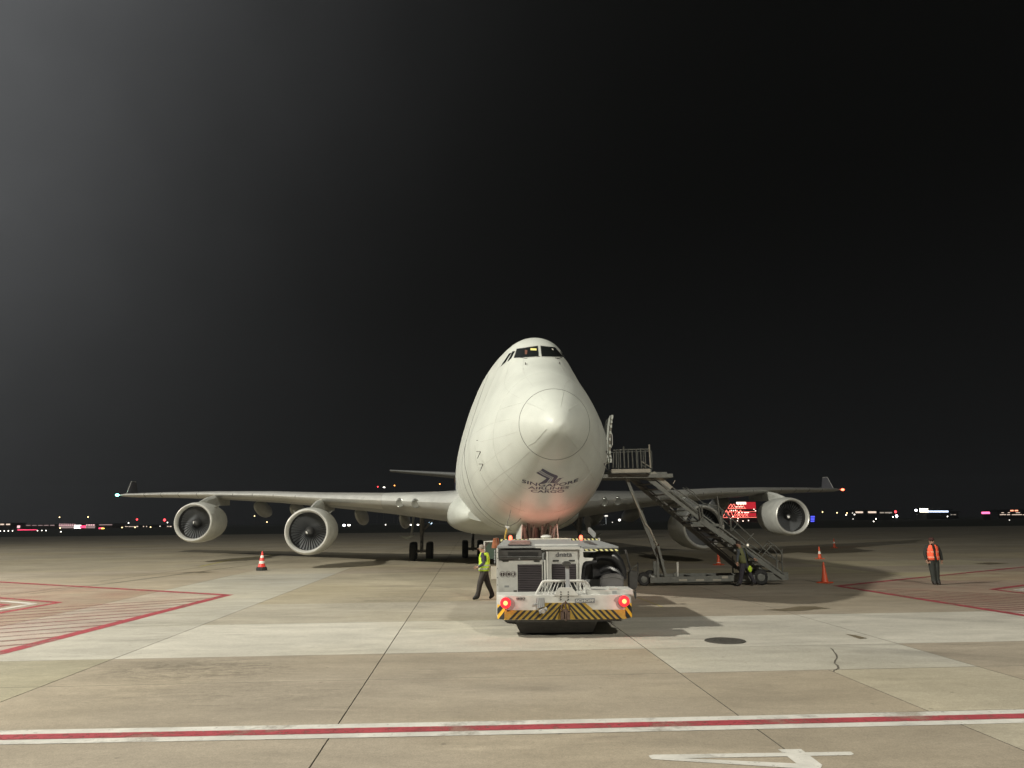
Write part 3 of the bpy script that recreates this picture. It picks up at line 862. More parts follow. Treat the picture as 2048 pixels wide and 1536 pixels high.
# engines: one is built, the other three are copies
def make_engine():
    e = bpy.data.objects.new('engine', None); COL.objects.link(e); e.parent = plane; e.empty_display_size = .3
    mb = MB(); mb.lathe([(1.405, .16), (1.47, .5), (1.50, 1.1), (1.49, 2.0), (1.42, 3.2), (1.26, 4.3), (1.20, 4.32), (1.15, 3.9)], axis=(0, 1, 0), n=48)
    mb.build('cowling', NACEL, e, smooth=True, world=False)
    mb = MB(); mb.lathe([(1.18, .42), (1.20, .22), (1.25, .07), (1.315, 0), (1.37, .035), (1.41, .16), (1.413, .19)], axis=(0, 1, 0), n=48)
    mb.build('inlet_lip', METAL, e, smooth=True, world=False)
    mb = MB(); mb.lathe([(1.18, .42), (1.185, .8), (1.21, 1.5), (1.21, 1.6), (.02, 1.61)], axis=(0, 1, 0), n=40)
    mb.build('inlet_duct', mat('inlet_liner', (.02, .02, .02), .85), e, smooth=True, world=False)
    mb = MB(); mb.lathe([(1.0, 3.8), (.95, 4.6), (.78, 5.6), (.74, 5.6), (.70, 5.0), (.01, 5.0)], axis=(0, 1, 0), n=32); mb.build('core_nozzle', DMET, e, smooth=True, world=False)
    mb = MB(); mb.lathe([(.02, 5.0), (.4, 5.3), (.3, 6.2), (.01, 6.7)], axis=(0, 1, 0), n=20); mb.build('exhaust_cone', DMET, e, smooth=True, world=False)
    mb = MB(); mb.lathe([(.005, .50), (.10, .56), (.2, .70), (.29, .92), (.33, 1.2)], axis=(0, 1, 0), n=24)
    mb.build('spinner', DMET, e, smooth=True, world=False)
    mb = MB(); mb.lathe([(.07, .52), (.19, .675)], (0, -.012, 0), (0, 1, 0), 6, .3, 1.5); mb.build('spinner_mark', mat('white_mark', (.9, .9, .86), .4), e, world=False)
    NB = 36; me = None
    for k in range(NB):
        a = 2*math.pi*k/NB
        if me is None:
            mb = MB(); vs = []
            for r_, tw, ch in ((.30, .25, .07), (.6, .5, .085), (.9, .75, .10), (1.19, .95, .105)):
                dx, dy = math.sin(tw)*ch, math.cos(tw)*ch
                vs += [(-dx, 1.06-dy*.7, r_), (0, 1.09, r_+.002), (dx, 1.12+dy*.7, r_)]
            fs = [(3*i+j, 3*i+j+1, 3*i+4+j, 3*i+3+j) for i in range(3) for j in range(2)]
            mb.add(vs, fs); ob = mb.build('fan_blade', FANM, e, smooth=True, world=False, norm=False); me = ob.data
        else:
            ob = bpy.data.objects.new('fan_blade', me); COL.objects.link(ob); ob.parent = e
        ob.rotation_euler = (0, a, 0)
    return e
eng0 = make_engine()
ENG = [(-11.68, 23.2, 2.12), (11.68, 23.2, 2.12), (-20.83, 31.2, 2.72), (20.83, 31.2, 2.72)]
for k, (x, s, z) in enumerate(ENG):
    e = eng0 if k == 0 else copy_tree(eng0, plane)
    e.scale = (.915, .80, .915)
    e.location = (x, s, z); e.rotation_euler = (0, R(random.uniform(0, 40)) if k else 0, R(-2 if x > 0 else 2)*-1)
    # pylon
    _, sl, c, zw, tc, ic = wing_le(x)
    mb = MB(); rings = []
    for t, wd in ((0, .02), (.06, .14), (.25, .2), (.6, .2), (1, .05)):
        s_ = s+.9+(sl+c*.55-(s+.9))*t
        ztop = z+1.30 + (zw+.05-(z+1.30))*min(1, ((s_-(s+.9))/max(.1, sl+.5-(s+.9)))**.9)
        if s_ > sl+.4: ztop = zw-.02
        zbot = min(ztop-.02, z+1.2 if t < .7 else z+1.3)
        rings.append([(x-wd, s_, zbot), (x+wd, s_, zbot), (x+wd, s_, ztop-.1*(wd > .1)), (x+wd*.3, s_, ztop+.04), (x-wd*.3, s_, ztop+.04), (x-wd, s_, ztop-.1*(wd > .1))])
    mb.loft(rings); mb.build('pylon', NACEL, plane, smooth=True, world=False)
    if k in (0, 2):
        for sx in (1, -1):
            mb = MB(); mb.prism([(x+sx*.92, s+1.1, z+.98), (x+sx*.92, s+1.9, z+.95), (x+sx*1.16, s+1.9, z+1.22)], (.02*sx, 0, 0)); mb.build('nacelle_strake', NACEL, plane, world=False)

# tail
mb = MB(); rings = []
for z, s0, c in ((7.6, 52.5, 13.5), (9.5, 55.6, 11.2), (19.0, 64.6, 4.4)):
    rings.append([(p[2], s0+p[1], z) for p in airfoil(0, 0, c, 0, .10)])
mb.loft(rings); mb.build('tail_fin', NAVY, plane, smooth=True, world=False)
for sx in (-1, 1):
    mb = MB(); mb.loft([airfoil(x, s, c, z, .10, sx=sx) for x, s, c, z in ((.5, 58.5, 8.6, 7.35), (11.0, 66.4, 2.6, 8.55))]); mb.build('tailplane', mat('tailplane_dimmed_grey', (.24, .25, .25), .5), plane, smooth=True, world=False)  # darker copy of the wing grey: the tail's weaker light is in the colour

# landing gear
RIMM = mat('wheel_hub_metal', (.42, .41, .39), .4, .5, var=.15)
def wheel(mb_t, mb_r, c, r=.62, w=.44, ax=(1, 0, 0)):
    a = Vector(ax); c = Vector(c)
    mb_t.lathe([(r*.5, -w/2), (r*.86, -w/2), (r*.97, -w*.38), (r, -w*.2), (r, w*.2), (r*.97, w*.38), (r*.86, w/2), (r*.5, w/2)], c, a, 28)
    mb_r.lathe([(.001, -w*.42), (r*.2, -w*.44), (r*.48, -w*.36), (r*.52, -w*.48), (r*.52, w*.48), (r*.48, w*.36), (r*.2, w*.44), (.001, w*.42)], c, a, 20)
def truck(x, s, name='main_gear'):
    e = bpy.data.objects.new(name, None); COL.objects.link(e); e.parent = plane; e.empty_display_size = .2
    for dx in (-.56, .56):
        for ds in (-.73, .73):
            t_, r_ = MB(), MB(); wheel(t_, r_, (x+dx, s+ds, .62))
            t_.build('tyre', BLK, e, smooth=True, world=False); r_.build('rim', RIMM, e, smooth=True, world=False)
    mb = MB(); mb.tube([(x, s-.8, .62), (x, s+.8, .62)], .11, 10); mb.tube([(x-.5, s-.73, .62), (x+.5, s-.73, .62)], .07, 8); mb.tube([(x-.5, s+.73, .62), (x+.5, s+.73, .62)], .07, 8)
    mb.tube([(x, s, .6), (x, s, 1.9)], .12, 12); mb.tube([(x, s, 1.8), (x, s, 3.6)], .17, 12)
    mb.tube([(x, s-.1, 1.2), (x+.0, s-1.7, 3.3)], .07, 8); mb.tube([(x, s, 1.9), (x+(1.3 if x < 0 else -1.3), s, 3.3)], .07, 8)
    mb.build('strut', GEAR, e, smooth=True, world=False)
    mb = MB(); 
    for k in range(4): mb.tube([(x-.16+k*.05, s-.83, .8-.1*k), (x-.05+k*.08, s-.86, .55+.07*(k % 2)), (x+.12, s-.83, .9-.08*k)], .014, 5)
    mb.build('brake_hose', mat('pale_hose', (.6, .6, .58), .5), e, world=False)
    return e
for x, s in ((-5.5, 31.8), (5.5, 31.8), (-1.92, 34.9), (1.92, 34.9)): truck(x, s)
for sx in (-1, 1):
    mb = MB(); mb.prism([(sx*7.0, 30.9, 1.68), (sx*6.45, 30.9, 1.42), (sx*5.95, 30.9, 1.72), (sx*6.5, 30.95, 1.60)], (0, .9, 0)); mb.build('gear_door', WHITE, plane, world=False)
    mb = MB(); mb.prism([(sx*6.25, 31.0, 1.6), (sx*6.25, 33.0, 1.6), (sx*6.05, 33.0, 3.5), (sx*6.05, 31.0, 3.5)], (.04, 0, 0)); mb.build('gear_door', WGREY, plane, world=False)
# nose gear
ng = bpy.data.objects.new('nose_gear', None); COL.objects.link(ng); ng.parent = plane
s = 7.9
for dx in (-.46, .46):
    t_, r_ = MB(), MB(); wheel(t_, r_, (dx, s, .62), .62, .42); t_.build('tyre', BLK, ng, smooth=True, world=False); r_.build('rim', RIMM, ng, smooth=True, world=False)
mb = MB(); mb.tube([(0, s, .6), (0, s, 1.5)], .10, 12); mb.tube([(0, s, 1.4), (0, s-.05, 2.75)], .16, 12); mb.tube([(-.4, s, .62), (.4, s, .62)], .08, 8)
mb.tube([(-.15, s, 1.6), (-.42, s-1.3, 2.7)], .06, 8); mb.tube([(.15, s, 1.6), (.42, s-1.3, 2.7)], .06, 8)
mb.tube([(-.28, s-.25, 1.55), (-.28, s-.2, 2.6)], .055, 8); mb.tube([(.28, s-.25, 1.55), (.28, s-.2, 2.6)], .055, 8)
mb.build('strut', GEAR, ng, smooth=True, world=False)
mb = MB(); mb.lathe([(.001, 0), (.12, .02), (.13, .12), (.05, .2)], (-.2, s-.42, 1.72), (0, 1, 0), 14); mb.lathe([(.001, 0), (.12, .02), (.13, .12), (.05, .2)], (.22, s-.42, 1.72), (0, 1, 0), 14)
mb.build('taxi_light', mat('lamp_glass_dull', (.28, .29, .27), .2, .4), ng, smooth=True, world=False)
mb = MB(); mb.box((-.62, s+.9, 1.7), (.62, s+.95, 2.4)); mb.build('wheel_well', mat('wheel_well_grey', (.20, .19, .17), .5, var=.3, scale=6), ng, world=False)
for x_ in (-.5, -.2, .12, .42):
    mb = MB(); mb.tube([(x_, s-1.45, 2.38), (x_*1.05, s-1.0, 1.9), (x_*.8, s-.6, 1.5)], .045, 8); mb.build('hydraulic_line', GEAR, ng, smooth=True, world=False)
for sx in (-1, 1):
    mb = MB(); mb.prism([(sx*.62, s-1.6, 2.45), (sx*.68, s-1.6, 1.55), (sx*.70, s-1.2, 1.38), (sx*.68, s+.9, 1.45), (sx*.62, s+.9, 2.2)], (sx*.035, 0, 0)); mb.build('gear_door', WHITE, ng, world=False)
    mb = MB(); mb.tube([(sx*.30, s-.9, 1.35), (sx*.58, s-1.5, 2.4)], .05, 8); mb.tube([(sx*.6, s-1.5, 2.4), (sx*.45, s-1.2, 1.4)], .035, 6); mb.build('brace', GEAR, ng, smooth=True, world=False)

# door 1 left, swung open against the nose
dr = bpy.data.objects.new('passenger_door', None); COL.objects.link(dr); dr.parent = plane
def dpx(x, y, Y): return TPI @ at(x, y, Y)
DY = 28.0
mb = MB()
outer = [(1207, 843), (1217, 833), (1225, 831), (1224, 850), (1220, 880), (1222, 905), (1223, 922), (1216, 926), (1206, 924)]
P = [dpx(x, y, DY+(1225-x)*.02) for x, y in outer]
lv = [(831, 1216.5, 1219.5, 1226), (838, 1210.5, 1217, 1225), (855, 1207, 1214.5, 1223.5), (880, 1205.5, 1213, 1221), (905, 1205.5, 1213.5, 1221), (920, 1206.5, 1216, 1223), (925, 1209, 1217, 1222)]
rings = []
for y, xl, xm, xr in lv:
    a = dpx(xl, y, DY+.95); b = dpx(xm, y, DY); c = dpx(xr, y, DY+.02); d = c+Vector((-.02, 1.05, 0)); 
    a.z = b.z; c.z = b.z; d.z = b.z
    rings.append([a, b, c, d])
mb = MB(); mb.loft([[tuple(p) for p in r_] for r_ in rings]); door = mb.build('door_panel', WHITE, dr, world=False)
mb = MB()
pts = [(r_[1]*.28+r_[2]*.72)+Vector((0, -.015, 0)) for r_ in rings]
mb.tube([pts[i] for i in range(len(pts))], .045, 6); mb.build('door_seal', mat('door_edge_grey', (.27, .25, .21), .6), dr, world=False)
mb = MB()
for k in range(11):
    t = .3+k*.53; i = min(int(t), len(pts)-2); q = pts[i].lerp(pts[i+1], t-i)
    mb.box((q.x-.035, q.y-.08, q.z-.05), (q.x+.035, q.y-.02, q.z+.05))
mb.build('latch_fittings', WHITE, dr, world=False)
mb = MB(); q = rings[3][2]; mb.tube([q+Vector((0, .02, .35)), q+Vector((.07, .02, .2)), q+Vector((.07, .02, -.15)), q+Vector((0, .02, -.3))], .02, 6); mb.build('grab_handle', METAL, dr, world=False)
# the doorway itself
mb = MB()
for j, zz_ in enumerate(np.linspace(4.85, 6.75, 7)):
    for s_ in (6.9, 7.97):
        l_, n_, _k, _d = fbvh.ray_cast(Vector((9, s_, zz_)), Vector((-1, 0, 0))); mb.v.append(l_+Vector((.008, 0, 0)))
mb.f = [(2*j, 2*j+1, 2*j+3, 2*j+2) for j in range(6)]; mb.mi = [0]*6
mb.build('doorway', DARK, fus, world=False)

# ------------------------------------------------------------------ the tug
TY = 17.2
def Z(u, v, Y=TY): return at(930+u/5.389, 1040+v/5.389, Y)
bl, brr = Z(330, 1080), Z(1825, 1065)
tug = empty('pushback_tug', 'white airport pushback tug with black and yellow stripes and two red tail lights', 'tug', ((bl.x+brr.x)/2, TY, 0))
def zbox(mb, u0, v0, u1, v1, Y, depth, Yt=None):
    """box whose face at distance Y covers the given patch"""
    a, b = Z(u0, v1, Y), Z(u1, v0, Y)
    return mb.box((a.x, Y, a.z), (b.x, Y+depth, b.z))
def zpanel(name, m_, u0, v0, u1, v1, Y, depth, bevel=0, parent=tug):
    mb = MB(); zbox(mb, u0, v0, u1, v1, Y, depth); return mb.build(name, m_, parent, bevel=bevel)
a = Z(330, 1075); b = Z(1825, 815); LZ, HZ = (Z(330, 1078).z+Z(1825, 1070).z)/2, (Z(330, 812).z+Z(1300, 812).z)/2
X0t, X1t = a.x, b.x
# rear bumper: chamfered ends
mb = MB()
pl = [(X0t+.04, TY+.22), (X0t+.22, TY), (X1t-.22, TY), (X1t-.04, TY+.22), (X1t, TY+.9), (X0t, TY+.9)]
mb.prism([(x, y, LZ) for x, y in pl], (0, 0, HZ-LZ)); bump_ = mb.build('bumper', TWHITE, tug, bevel=.012)
mb = MB(); mb.box((X0t+.25, TY+.05, LZ-.05), (X1t-.3, TY+.6, LZ-.003)); mb.build('lower_edge', TDARK, tug)
# step box on the right
zpanel('step_box', TWHITE, 1310, 748, 1812, 812, TY+.12, .8, .01)
zpanel('step', TWHITE, 1552, 733, 1650, 747, TY+.15, .5, .006)
zpanel('latch', TGREY, 1590, 765, 1635, 800, TY+.10, .02)
# chassis, wheels
mb = MB(); mb.box((X0t+.05, TY+.9, .42), (X1t-.05, TY+8.2, .88)); mb.build('chassis', TWHITE, tug, bevel=.02)
mb = MB()
mb.prism([(X0t+.55, TY+.5, .05), (X0t+.40, TY+.5, LZ-.04), (X1t-.75, TY+.5, LZ-.04), (X1t-.90, TY+.5, .05)], (0, 6.6, 0)); mb.build('underbody', TDARK, tug)
for y in (TY+2.75, TY+6.9):
    for x, sx in ((X0t+.34, -1), (X1t-.34, 1)):
        t_, r_ = MB(), MB(); wheel(t_, r_, (x, y, .56), .56, .42)
        t_.build('tyre', BLK, tug, smooth=True); r_.build('rim', RIMM, tug, smooth=True)
# hazard stripes: yellow field with separate black bars
FY = TY-.004
def fpoly(px, Y, th, sub=0):
    P = [Z(u, v, Y) for u, v in px]; mb = MB(); mb.prism([(p.x, Y, p.z) for p in P], (0, th, 0)); return mb
yb = fpoly([(372, 1078), (425, 972), (770, 972), (850, 892), (1310, 892), (1390, 968), (1730, 966), (1775, 1068)], FY-.004, .006)
yb = fpoly([(425, 1076), (425, 972), (780, 972), (862, 893), (1295, 892), (1382, 966), (1725, 966), (1725, 1068)], FY-.004, .006); yb.build('stripe_field', YEL, tug)
def clipx(poly, u0, u1): return [(min(max(u, u0), u1), v) for u, v in poly]
for k in range(8):
    u = 470+k*67; v0 = 974; vt = v0
    if u+120 > 800: vt = 897
    sl_ = (1074-v0)
    du = (1074-vt)*.98
    poly = [(u, 1074), (u+32, 1074), (u+32+du, vt), (u+du, vt)]
    poly = [(min(p[0], 1060), p[1]) for p in poly]
    fpoly(poly, FY-.010, .006).build('hazard_stripe', HBLK, tug)
for k in range(8):
    u = 1695-k*67; vt = 968
    if u-120 < 1350: vt = 896
    du = (1068-vt)*.98
    poly = [(u, 1068), (u-32, 1068), (u-32-du, vt), (u-du, vt)]
    poly = [(max(p[0], 1100), p[1]) for p in poly]
    fpoly(poly, FY-.010, .006).build('hazard_stripe', HBLK, tug)
# corner stripes on the chamfers
for sx in (-1, 1):
    xa = (X0t+.04) if sx < 0 else (X1t-.04); xb = (X0t+.22) if sx < 0 else (X1t-.22)
    A = Vector((xa, TY+.22, 0)); B = Vector((xb, TY, 0)); nn = Vector((-.22*1 if sx < 0 else .22, -.18, 0)).normalized()
    z0, z1 = LZ+.01, LZ+.32
    def cp(t, z, o_): p = A.lerp(B, t)+nn*o_; return (p.x, p.y, z)
    mb = MB(); mb.add([cp(0, z0, .004), cp(1, z0, .004), cp(1, z1, .004), cp(0, z1, .004)], [(0, 1, 2, 3)]); mb.build('stripe_field', mat('corner_hazard_yellow', (.85, .48, .03), .45), tug)  # brighter yellow on both bumper corners
    for q in (((0, .25), (0, .72), (.45, 1.0), (1.0, 1.0)), ((.15, 0), (1, .66), (1, .16), (.78, 0))):
        mb = MB(); mb.add([cp(t, z0+(z1-z0)*h, .008) for t, h in q], [(0, 1, 2, 3)]); mb.build('hazard_stripe', HBLK, tug)
# tail lights in dark oval recesses
TAIL = emit('tail_light_red', (1.0, .015, .03), 1.5); TAILC = emit('tail_light_core', (1.0, .85, .22), 1.3)
for u, v, w1, w2 in ((437, 893, 95, 112), (1713, 873, 125, 92)):
    c = Z(u, v); mb = MB()
    P = []
    for k in range(26):
        a_ = 2*math.pi*k/26; rx = (w2 if math.cos(a_) > 0 else w1)/5.389/F_PX*TY*(.9 if math.sin(a_) > 0 else .8+.1*math.cos(a_)); rz = .16
        P.append((c.x+rx*math.cos(a_), TY-.008, c.z-.03+rz*math.sin(a_)))
    P = [p for p in P if X0t+.23 < p[0] < X1t-.23]
    mb.prism(P, (0, .006, 0)); mb.build('light_recess', mat('recess_pink_grey', (.28, .24, .23), .5), tug)
    mb = MB(); mb.lathe([(.001, 0), (.105, 0), (.12, .02), (.12, .06)], (c.x, TY-.07, c.z), (0, 1, 0), 24); hs = mb.build('tail_light', TAIL, tug, smooth=True)
    mb = MB(); mb.lathe([(.001, -.012), (.042, -.008), (.052, .004)], (c.x, TY-.072, c.z), (0, 1, 0), 18); mb.build('bulb', TAILC, hs, smooth=True)
    lamp('tail_light_glow', (c.x, TY-.16, c.z), 2.4, (1, .03, .04), .06)
# lettering helpers on vertical faces
def word_on(txt, u0, v0, u1, v1, Y, mt, parent=tug, name='lettering'):
    vs, fs = text_geo(txt, .012); a_, b_ = Z(u0, v1, Y), Z(u1, v0, Y)
    mb = MB(); mb.add([(a_.x+(b_.x-a_.x)*x, Y, a_.z+(b_.z-a_.z)*y) for x, y in vs], fs); return mb.build(name, mt, parent, norm=False)
mb = fpoly([(1185, 895), (1185, 850), (1400, 843), (1400, 892)], FY-.012, .008); mb.build('name_plate', mat('plate_grey', (.17, .18, .19), .5), tug)
word_on('SCHOPF', 1194, 855, 1392, 886, FY-.014, TWHITE)
def roundels(u0, u1, v0, v1, Y, letters=True):
    n = 3; w_ = (u1-u0)/n; vm = (v0+v1)/2
    for k, ch in enumerate('TCR'):
        c = Z(u0+w_*(k+.5), vm, Y); r_ = abs(Z(u0+w_*.56, vm, Y).x-Z(u0, vm, Y).x)
        for ra, rb in ((.90, 1.0), (.0001, .74)):
            mb = MB(); mb.lathe([(r_*ra, 0), (r_*rb, 0)], (c.x, Y-.003-.001*k, c.z), (0, 1, 0), 28); mb.build('roundel', mat('roundel_brown', (.05, .035, .035), .5), tug)
        word_on(ch, u0+w_*(k+.29), v0+(v1-v0)*.17, u0+w_*(k+.71), v1-(v1-v0)*.17, Y-.009, TWHITE)
roundels(552, 650, 830, 866, FY)
# pintle hitch, hose reel and coupling on the bumper
RUST = mat('worn_rusty_steel', (.10, .065, .05), .6, .3, var=.4, scale=12, bump=.3)
mb = MB(); a_ = Z(1035, 1068); b_ = Z(1130, 975); mb.box((a_.x, TY-.06, a_.z), (b_.x, TY-.012, b_.z)); c = Z(1080, 935)
mb.tube([(c.x-.09, TY-.10, c.z-.06), (c.x-.08, TY-.12, c.z+.06), (c.x, TY-.13, c.z+.11), (c.x+.08, TY-.12, c.z+.06), (c.x+.09, TY-.10, c.z-.06)], .020, 8)
for u0_, v0_, u1_, v1_ in ((1030, 990, 1062, 1066), (1092, 985, 1125, 1066), (1052, 955, 1108, 985)):
    p, q = Z(u0_, v1_), Z(u1_, v0_); mb.box((p.x, TY-.14, p.z), (q.x, TY-.05, q.z))
mb.tube([(c.x, TY-.13, c.z-.28), (c.x, TY-.13, c.z+.14)], .018, 8); mb.build('tow_hitch', RUST, tug)
mb = MB()
for k, u in enumerate((785, 803, 822, 842)):
    p, q = Z(u, 838), Z(u+4, 950-k*6); mb.tube([(p.x, TY-.03-.01*k, p.z), (q.x, TY-.06, q.z)], .028, 8)
p, q = Z(740, 908), Z(785, 900); mb.tube([(p.x, TY-.05, p.z), (q.x, TY-.05, q.z), (q.x+.02, TY-.05, q.z+.12)], .022, 8)
p, q = Z(800, 985), Z(880, 955); mb.tube([(p.x, TY-.1, p.z), (q.x, TY-.06, q.z)], .045, 10)
mb.build('electrical_cable', TGREY, tug, smooth=True)
mb = MB(); p = Z(838, 975); mb.lathe([(.001, 0), (.05, 0), (.055, .05), (.03, .14)], (p.x, TY-.17, p.z), (.3, 1, .2), 14); mb.build('socket', RIMM, tug, smooth=True)
# central upright plate with bolt holes
mb = fpoly([(960, 815), (1010, 735), (1030, 728), (1150, 728), (1165, 740), (1230, 815)], TY-.03, .06)
mb.build('centre_plate', TWHITE, tug)
for u in (1033, 1112):
    for v in (775, 800, 828, 855):
        mb = MB(); p = Z(u, v); mb.lathe([(.0001, 0), (.016, 0)], (p.x, TY-.034, p.z), (0, 1, 0), 10); mb.build('bolt_hole', HBLK, tug)
# tubular guard rail
def tubepx(mb, px, Y, r, n=8): mb.tube([Z(u, v, Y) for u, v in px], r, n)
mb = MB()
tubepx(mb, ((758, 815), (790, 755), (825, 690), (838, 668), (860, 658), (1090, 657), (1270, 655), (1300, 662), (1320, 685), (1390, 812)), TY+.28, .030, 10)
tubepx(mb, ((1355, 812), (1320, 745), (1292, 690), (1280, 672)), TY+.5, .024, 8)
mb.build('guard_rail', TWHITE, tug, smooth=True)
for (u0, u1) in ((805, 868), (842, 905), (885, 948), (925, 985), (965, 1015), (1010, 1055), (1062, 1040), (1075, 1135), (1120, 1180), (1165, 1225), (1215, 1275), (1255, 1315), (1290, 1350)):
    mb = MB(); l_ = u1 > u0 and u0 < 1060
    if u0 < 1060: tubepx(mb, ((u0, 812), (u1, 662)), TY+.28, .012, 6)
    else: tubepx(mb, ((u0, 662), (u1+15, 812)), TY+.28, .012, 6)
    mb.build('guard_bar', TWHITE, tug)
# work light on its post
zpanel('lamp_post', mat('post_grey', (.33, .34, .36), .45), 1091, 492, 1123, 838, TY+.02, .09, .008)
mb = MB(); P = [(1048, 485), (1055, 465), (1075, 450), (1125, 450), (1145, 465), (1152, 485), (1140, 497), (1060, 497)]
mb.prism([tuple(Z(u, v, TY-.08)) for u, v in P], (0, .28, 0)); mb.build('work_light', TDARK, tug, bevel=.01)
# engine housings
H1 = TY+1.0
zpanel('engine_cover', TWHITE, 345, 428, 838, 812, H1, 2.6, .015)
gb = Z(360, 428, H1).z; 
zpanel('intake_box', TDARK, 358, 322, 830, 432, H1-.05, 2.2, .015)
mb = MB()
for k in range(46):
    u = 462+k*7.2; zbox(mb, u, 345, u+3.2, 388, H1-.062, .014)
mb.build('grille_teeth', HBLK, tug)
zpanel('intake_shelf', TGREY, 362, 392, 825, 399, H1-.075, .03)
mb = fpoly([(575, 427), (585, 405), (596, 427)], H1-.056, .004); mb.build('warning_label', TGREY, tug)
zpanel('vent', HBLK, 405, 437, 470, 452, H1-.012, .02); zpanel('vent', HBLK, 742, 437, 806, 452, H1-.012, .02)
def louvre(u0, v0, u1, v1, n, Y):
    zpanel('louvre_recess', mat('louvre_back', (.015, .013, .014), .8), u0, v0, u1, v1, Y-.006, .012)
    for k in range(n):
        v = v0+(v1-v0)*(k+.2)/n; a_, b_ = Z(u0+4, v+(v1-v0)/n*.75, Y), Z(u1-4, v, Y)
        mb = MB(); mb.add([(a_.x, Y-.008, b_.z), (b_.x, Y-.008, b_.z), (b_.x, Y-.03, a_.z), (a_.x, Y-.03, a_.z)], [(0, 1, 2, 3)])
        mb.build('louvre', mat('louvre_brown', (.05, .042, .045), .5), tug, norm=False)
louvre(570, 478, 828, 800, 17, H1)
louvre(940, 472, 1197, 660, 10, H1)
roundels(375, 552, 548, 620, H1)
zpanel('document_label', TGREY, 425, 705, 475, 727, H1-.005, .008); zpanel('document_label', TDARK, 523, 758, 560, 795, H1-.005, .008)
zpanel('engine_cover', TWHITE, 905, 318, 1236, 805, H1+.02, 2.6, .015)
mb = MB(); a_, b_ = Z(940, 812, H1-.1), Z(1200, 660, H1-.1); zbox(mb, 940, 662, 1200, 806, H1-.004, .02); mb.build('lower_opening', DARK, tug)
word_on('dnata', 978, 344, 1154, 396, H1-.004, mat('lettering_grey', (.10, .10, .11), .5))
zpanel('lettering_accent', mat('lettering_grey', (.10, .10, .11), .5), 1000, 344, 1007, 352, H1-.004, .006)
zpanel('vent', HBLK, 948, 431, 1012, 447, H1-.004, .02); zpanel('vent', HBLK, 1120, 431, 1185, 447, H1-.004, .02)
zpanel('centre_column', TGREY, 838, 318, 905, 812, H1+.06, 2.4)
for u, v0, v1 in ((884, 340, 800), (857, 430, 800)):
    zpanel('upright', TWHITE, u, v0, u+11, v1, H1-.06, .06, .005)
zpanel('corner_post', TWHITE, 340, 305, 357, 808, H1-.12, .12, .006)
for v in (350, 415, 522, 620, 700): mb = MB(); p = Z(350, v, H1-.12); mb.ball((p.x, H1-.125, p.z), .012, 6); mb.build('bolt', HBLK, tug)
# white structural frame between engine bay and driver's bay
mb = fpoly([(1237, 810), (1237, 300), (1270, 300), (1276, 395), (1292, 408), (1385, 410), (1370, 440), (1300, 445), (1275, 462), (1262, 500), (1252, 600), (1248, 810)], H1-.08, .10); mb.build('bay_frame', TWHITE, tug, bevel=.006)
# driver's bay: hood, side shell, seat, roof
mb = MB(); zbox(mb, 1265, 455, 1660, 808, H1+1.7, .1); mb.build('bay_rear_wall', mat('bay_brown', (.06, .05, .05), .5), tug)
mb = MB(); zbox(mb, 1290, 640, 1460, 812, H1+.9, .12); mb.build('bay_floor_panel', TGREY, tug)
mb = MB(); P = [(1272, 345), (1655, 345), (1690, 420), (1708, 520), (1708, 700), (1450, 700), (1450, 640), (1275, 640)]
mb.prism([tuple(Z(u, v, H1+1.0)) for u, v in P], (0, .12, 0)); mb.build('cab_shell', BLKP, tug, bevel=.01)
mb = MB(); zbox(mb, 1282, 350, 1650, 408, H1+.93, .06); mb.build('cab_rear_window', mat('green_dark_glass', (.05, .06, .052), .12), tug, bevel=.01)
# round black air duct bulging round the driver's seat
mb = MB(); c = Z(1545, 560, H1+.7)
P = [(1385, 440), (1415, 395), (1470, 378), (1540, 385), (1600, 400), (1660, 455), (1695, 540), (1700, 640)]
mb.tube([Z(u, v, H1+.55) for u, v in P], [.10, .12, .13, .13, .13, .12, .10, .09], 12)
mb.tube([Z(u, v, H1+.4) for u, v in ((1265, 640), (1275, 520), (1300, 470), (1350, 455), (1420, 450))], .05, 8)
mb.tube([Z(u, v, H1+.35) for u, v in ((1450, 560), (1500, 530), (1560, 520), (1640, 560), (1690, 620))], .07, 8)
mb.build('hose_bundle', mat('gloss_black', (.02, .02, .022), .32), tug, smooth=True)
mb = MB(); zbox(mb, 1380, 430, 1680, 640, H1+.75, .1); mb.build('seat_backing', BLKP, tug)
# seat back
mb = MB(); P = [(1455, 745), (1458, 640), (1470, 612), (1510, 590), (1580, 578), (1640, 580), (1700, 600), (1712, 625), (1712, 745)]
mb.prism([tuple(Z(u, v, H1+.05)) for u, v in P], (0, .22, 0)); seat = mb.build('seat', mat('seat_grey_vinyl', (.13, .125, .125), .42, var=.1), tug, bevel=.03, smooth=True)
mb = MB(); tubepx(mb, ((1458, 645), (1500, 628), (1580, 616), (1660, 624), (1710, 645)), H1+.045, .010, 6); mb.build('seat_seam', SEAM, seat)
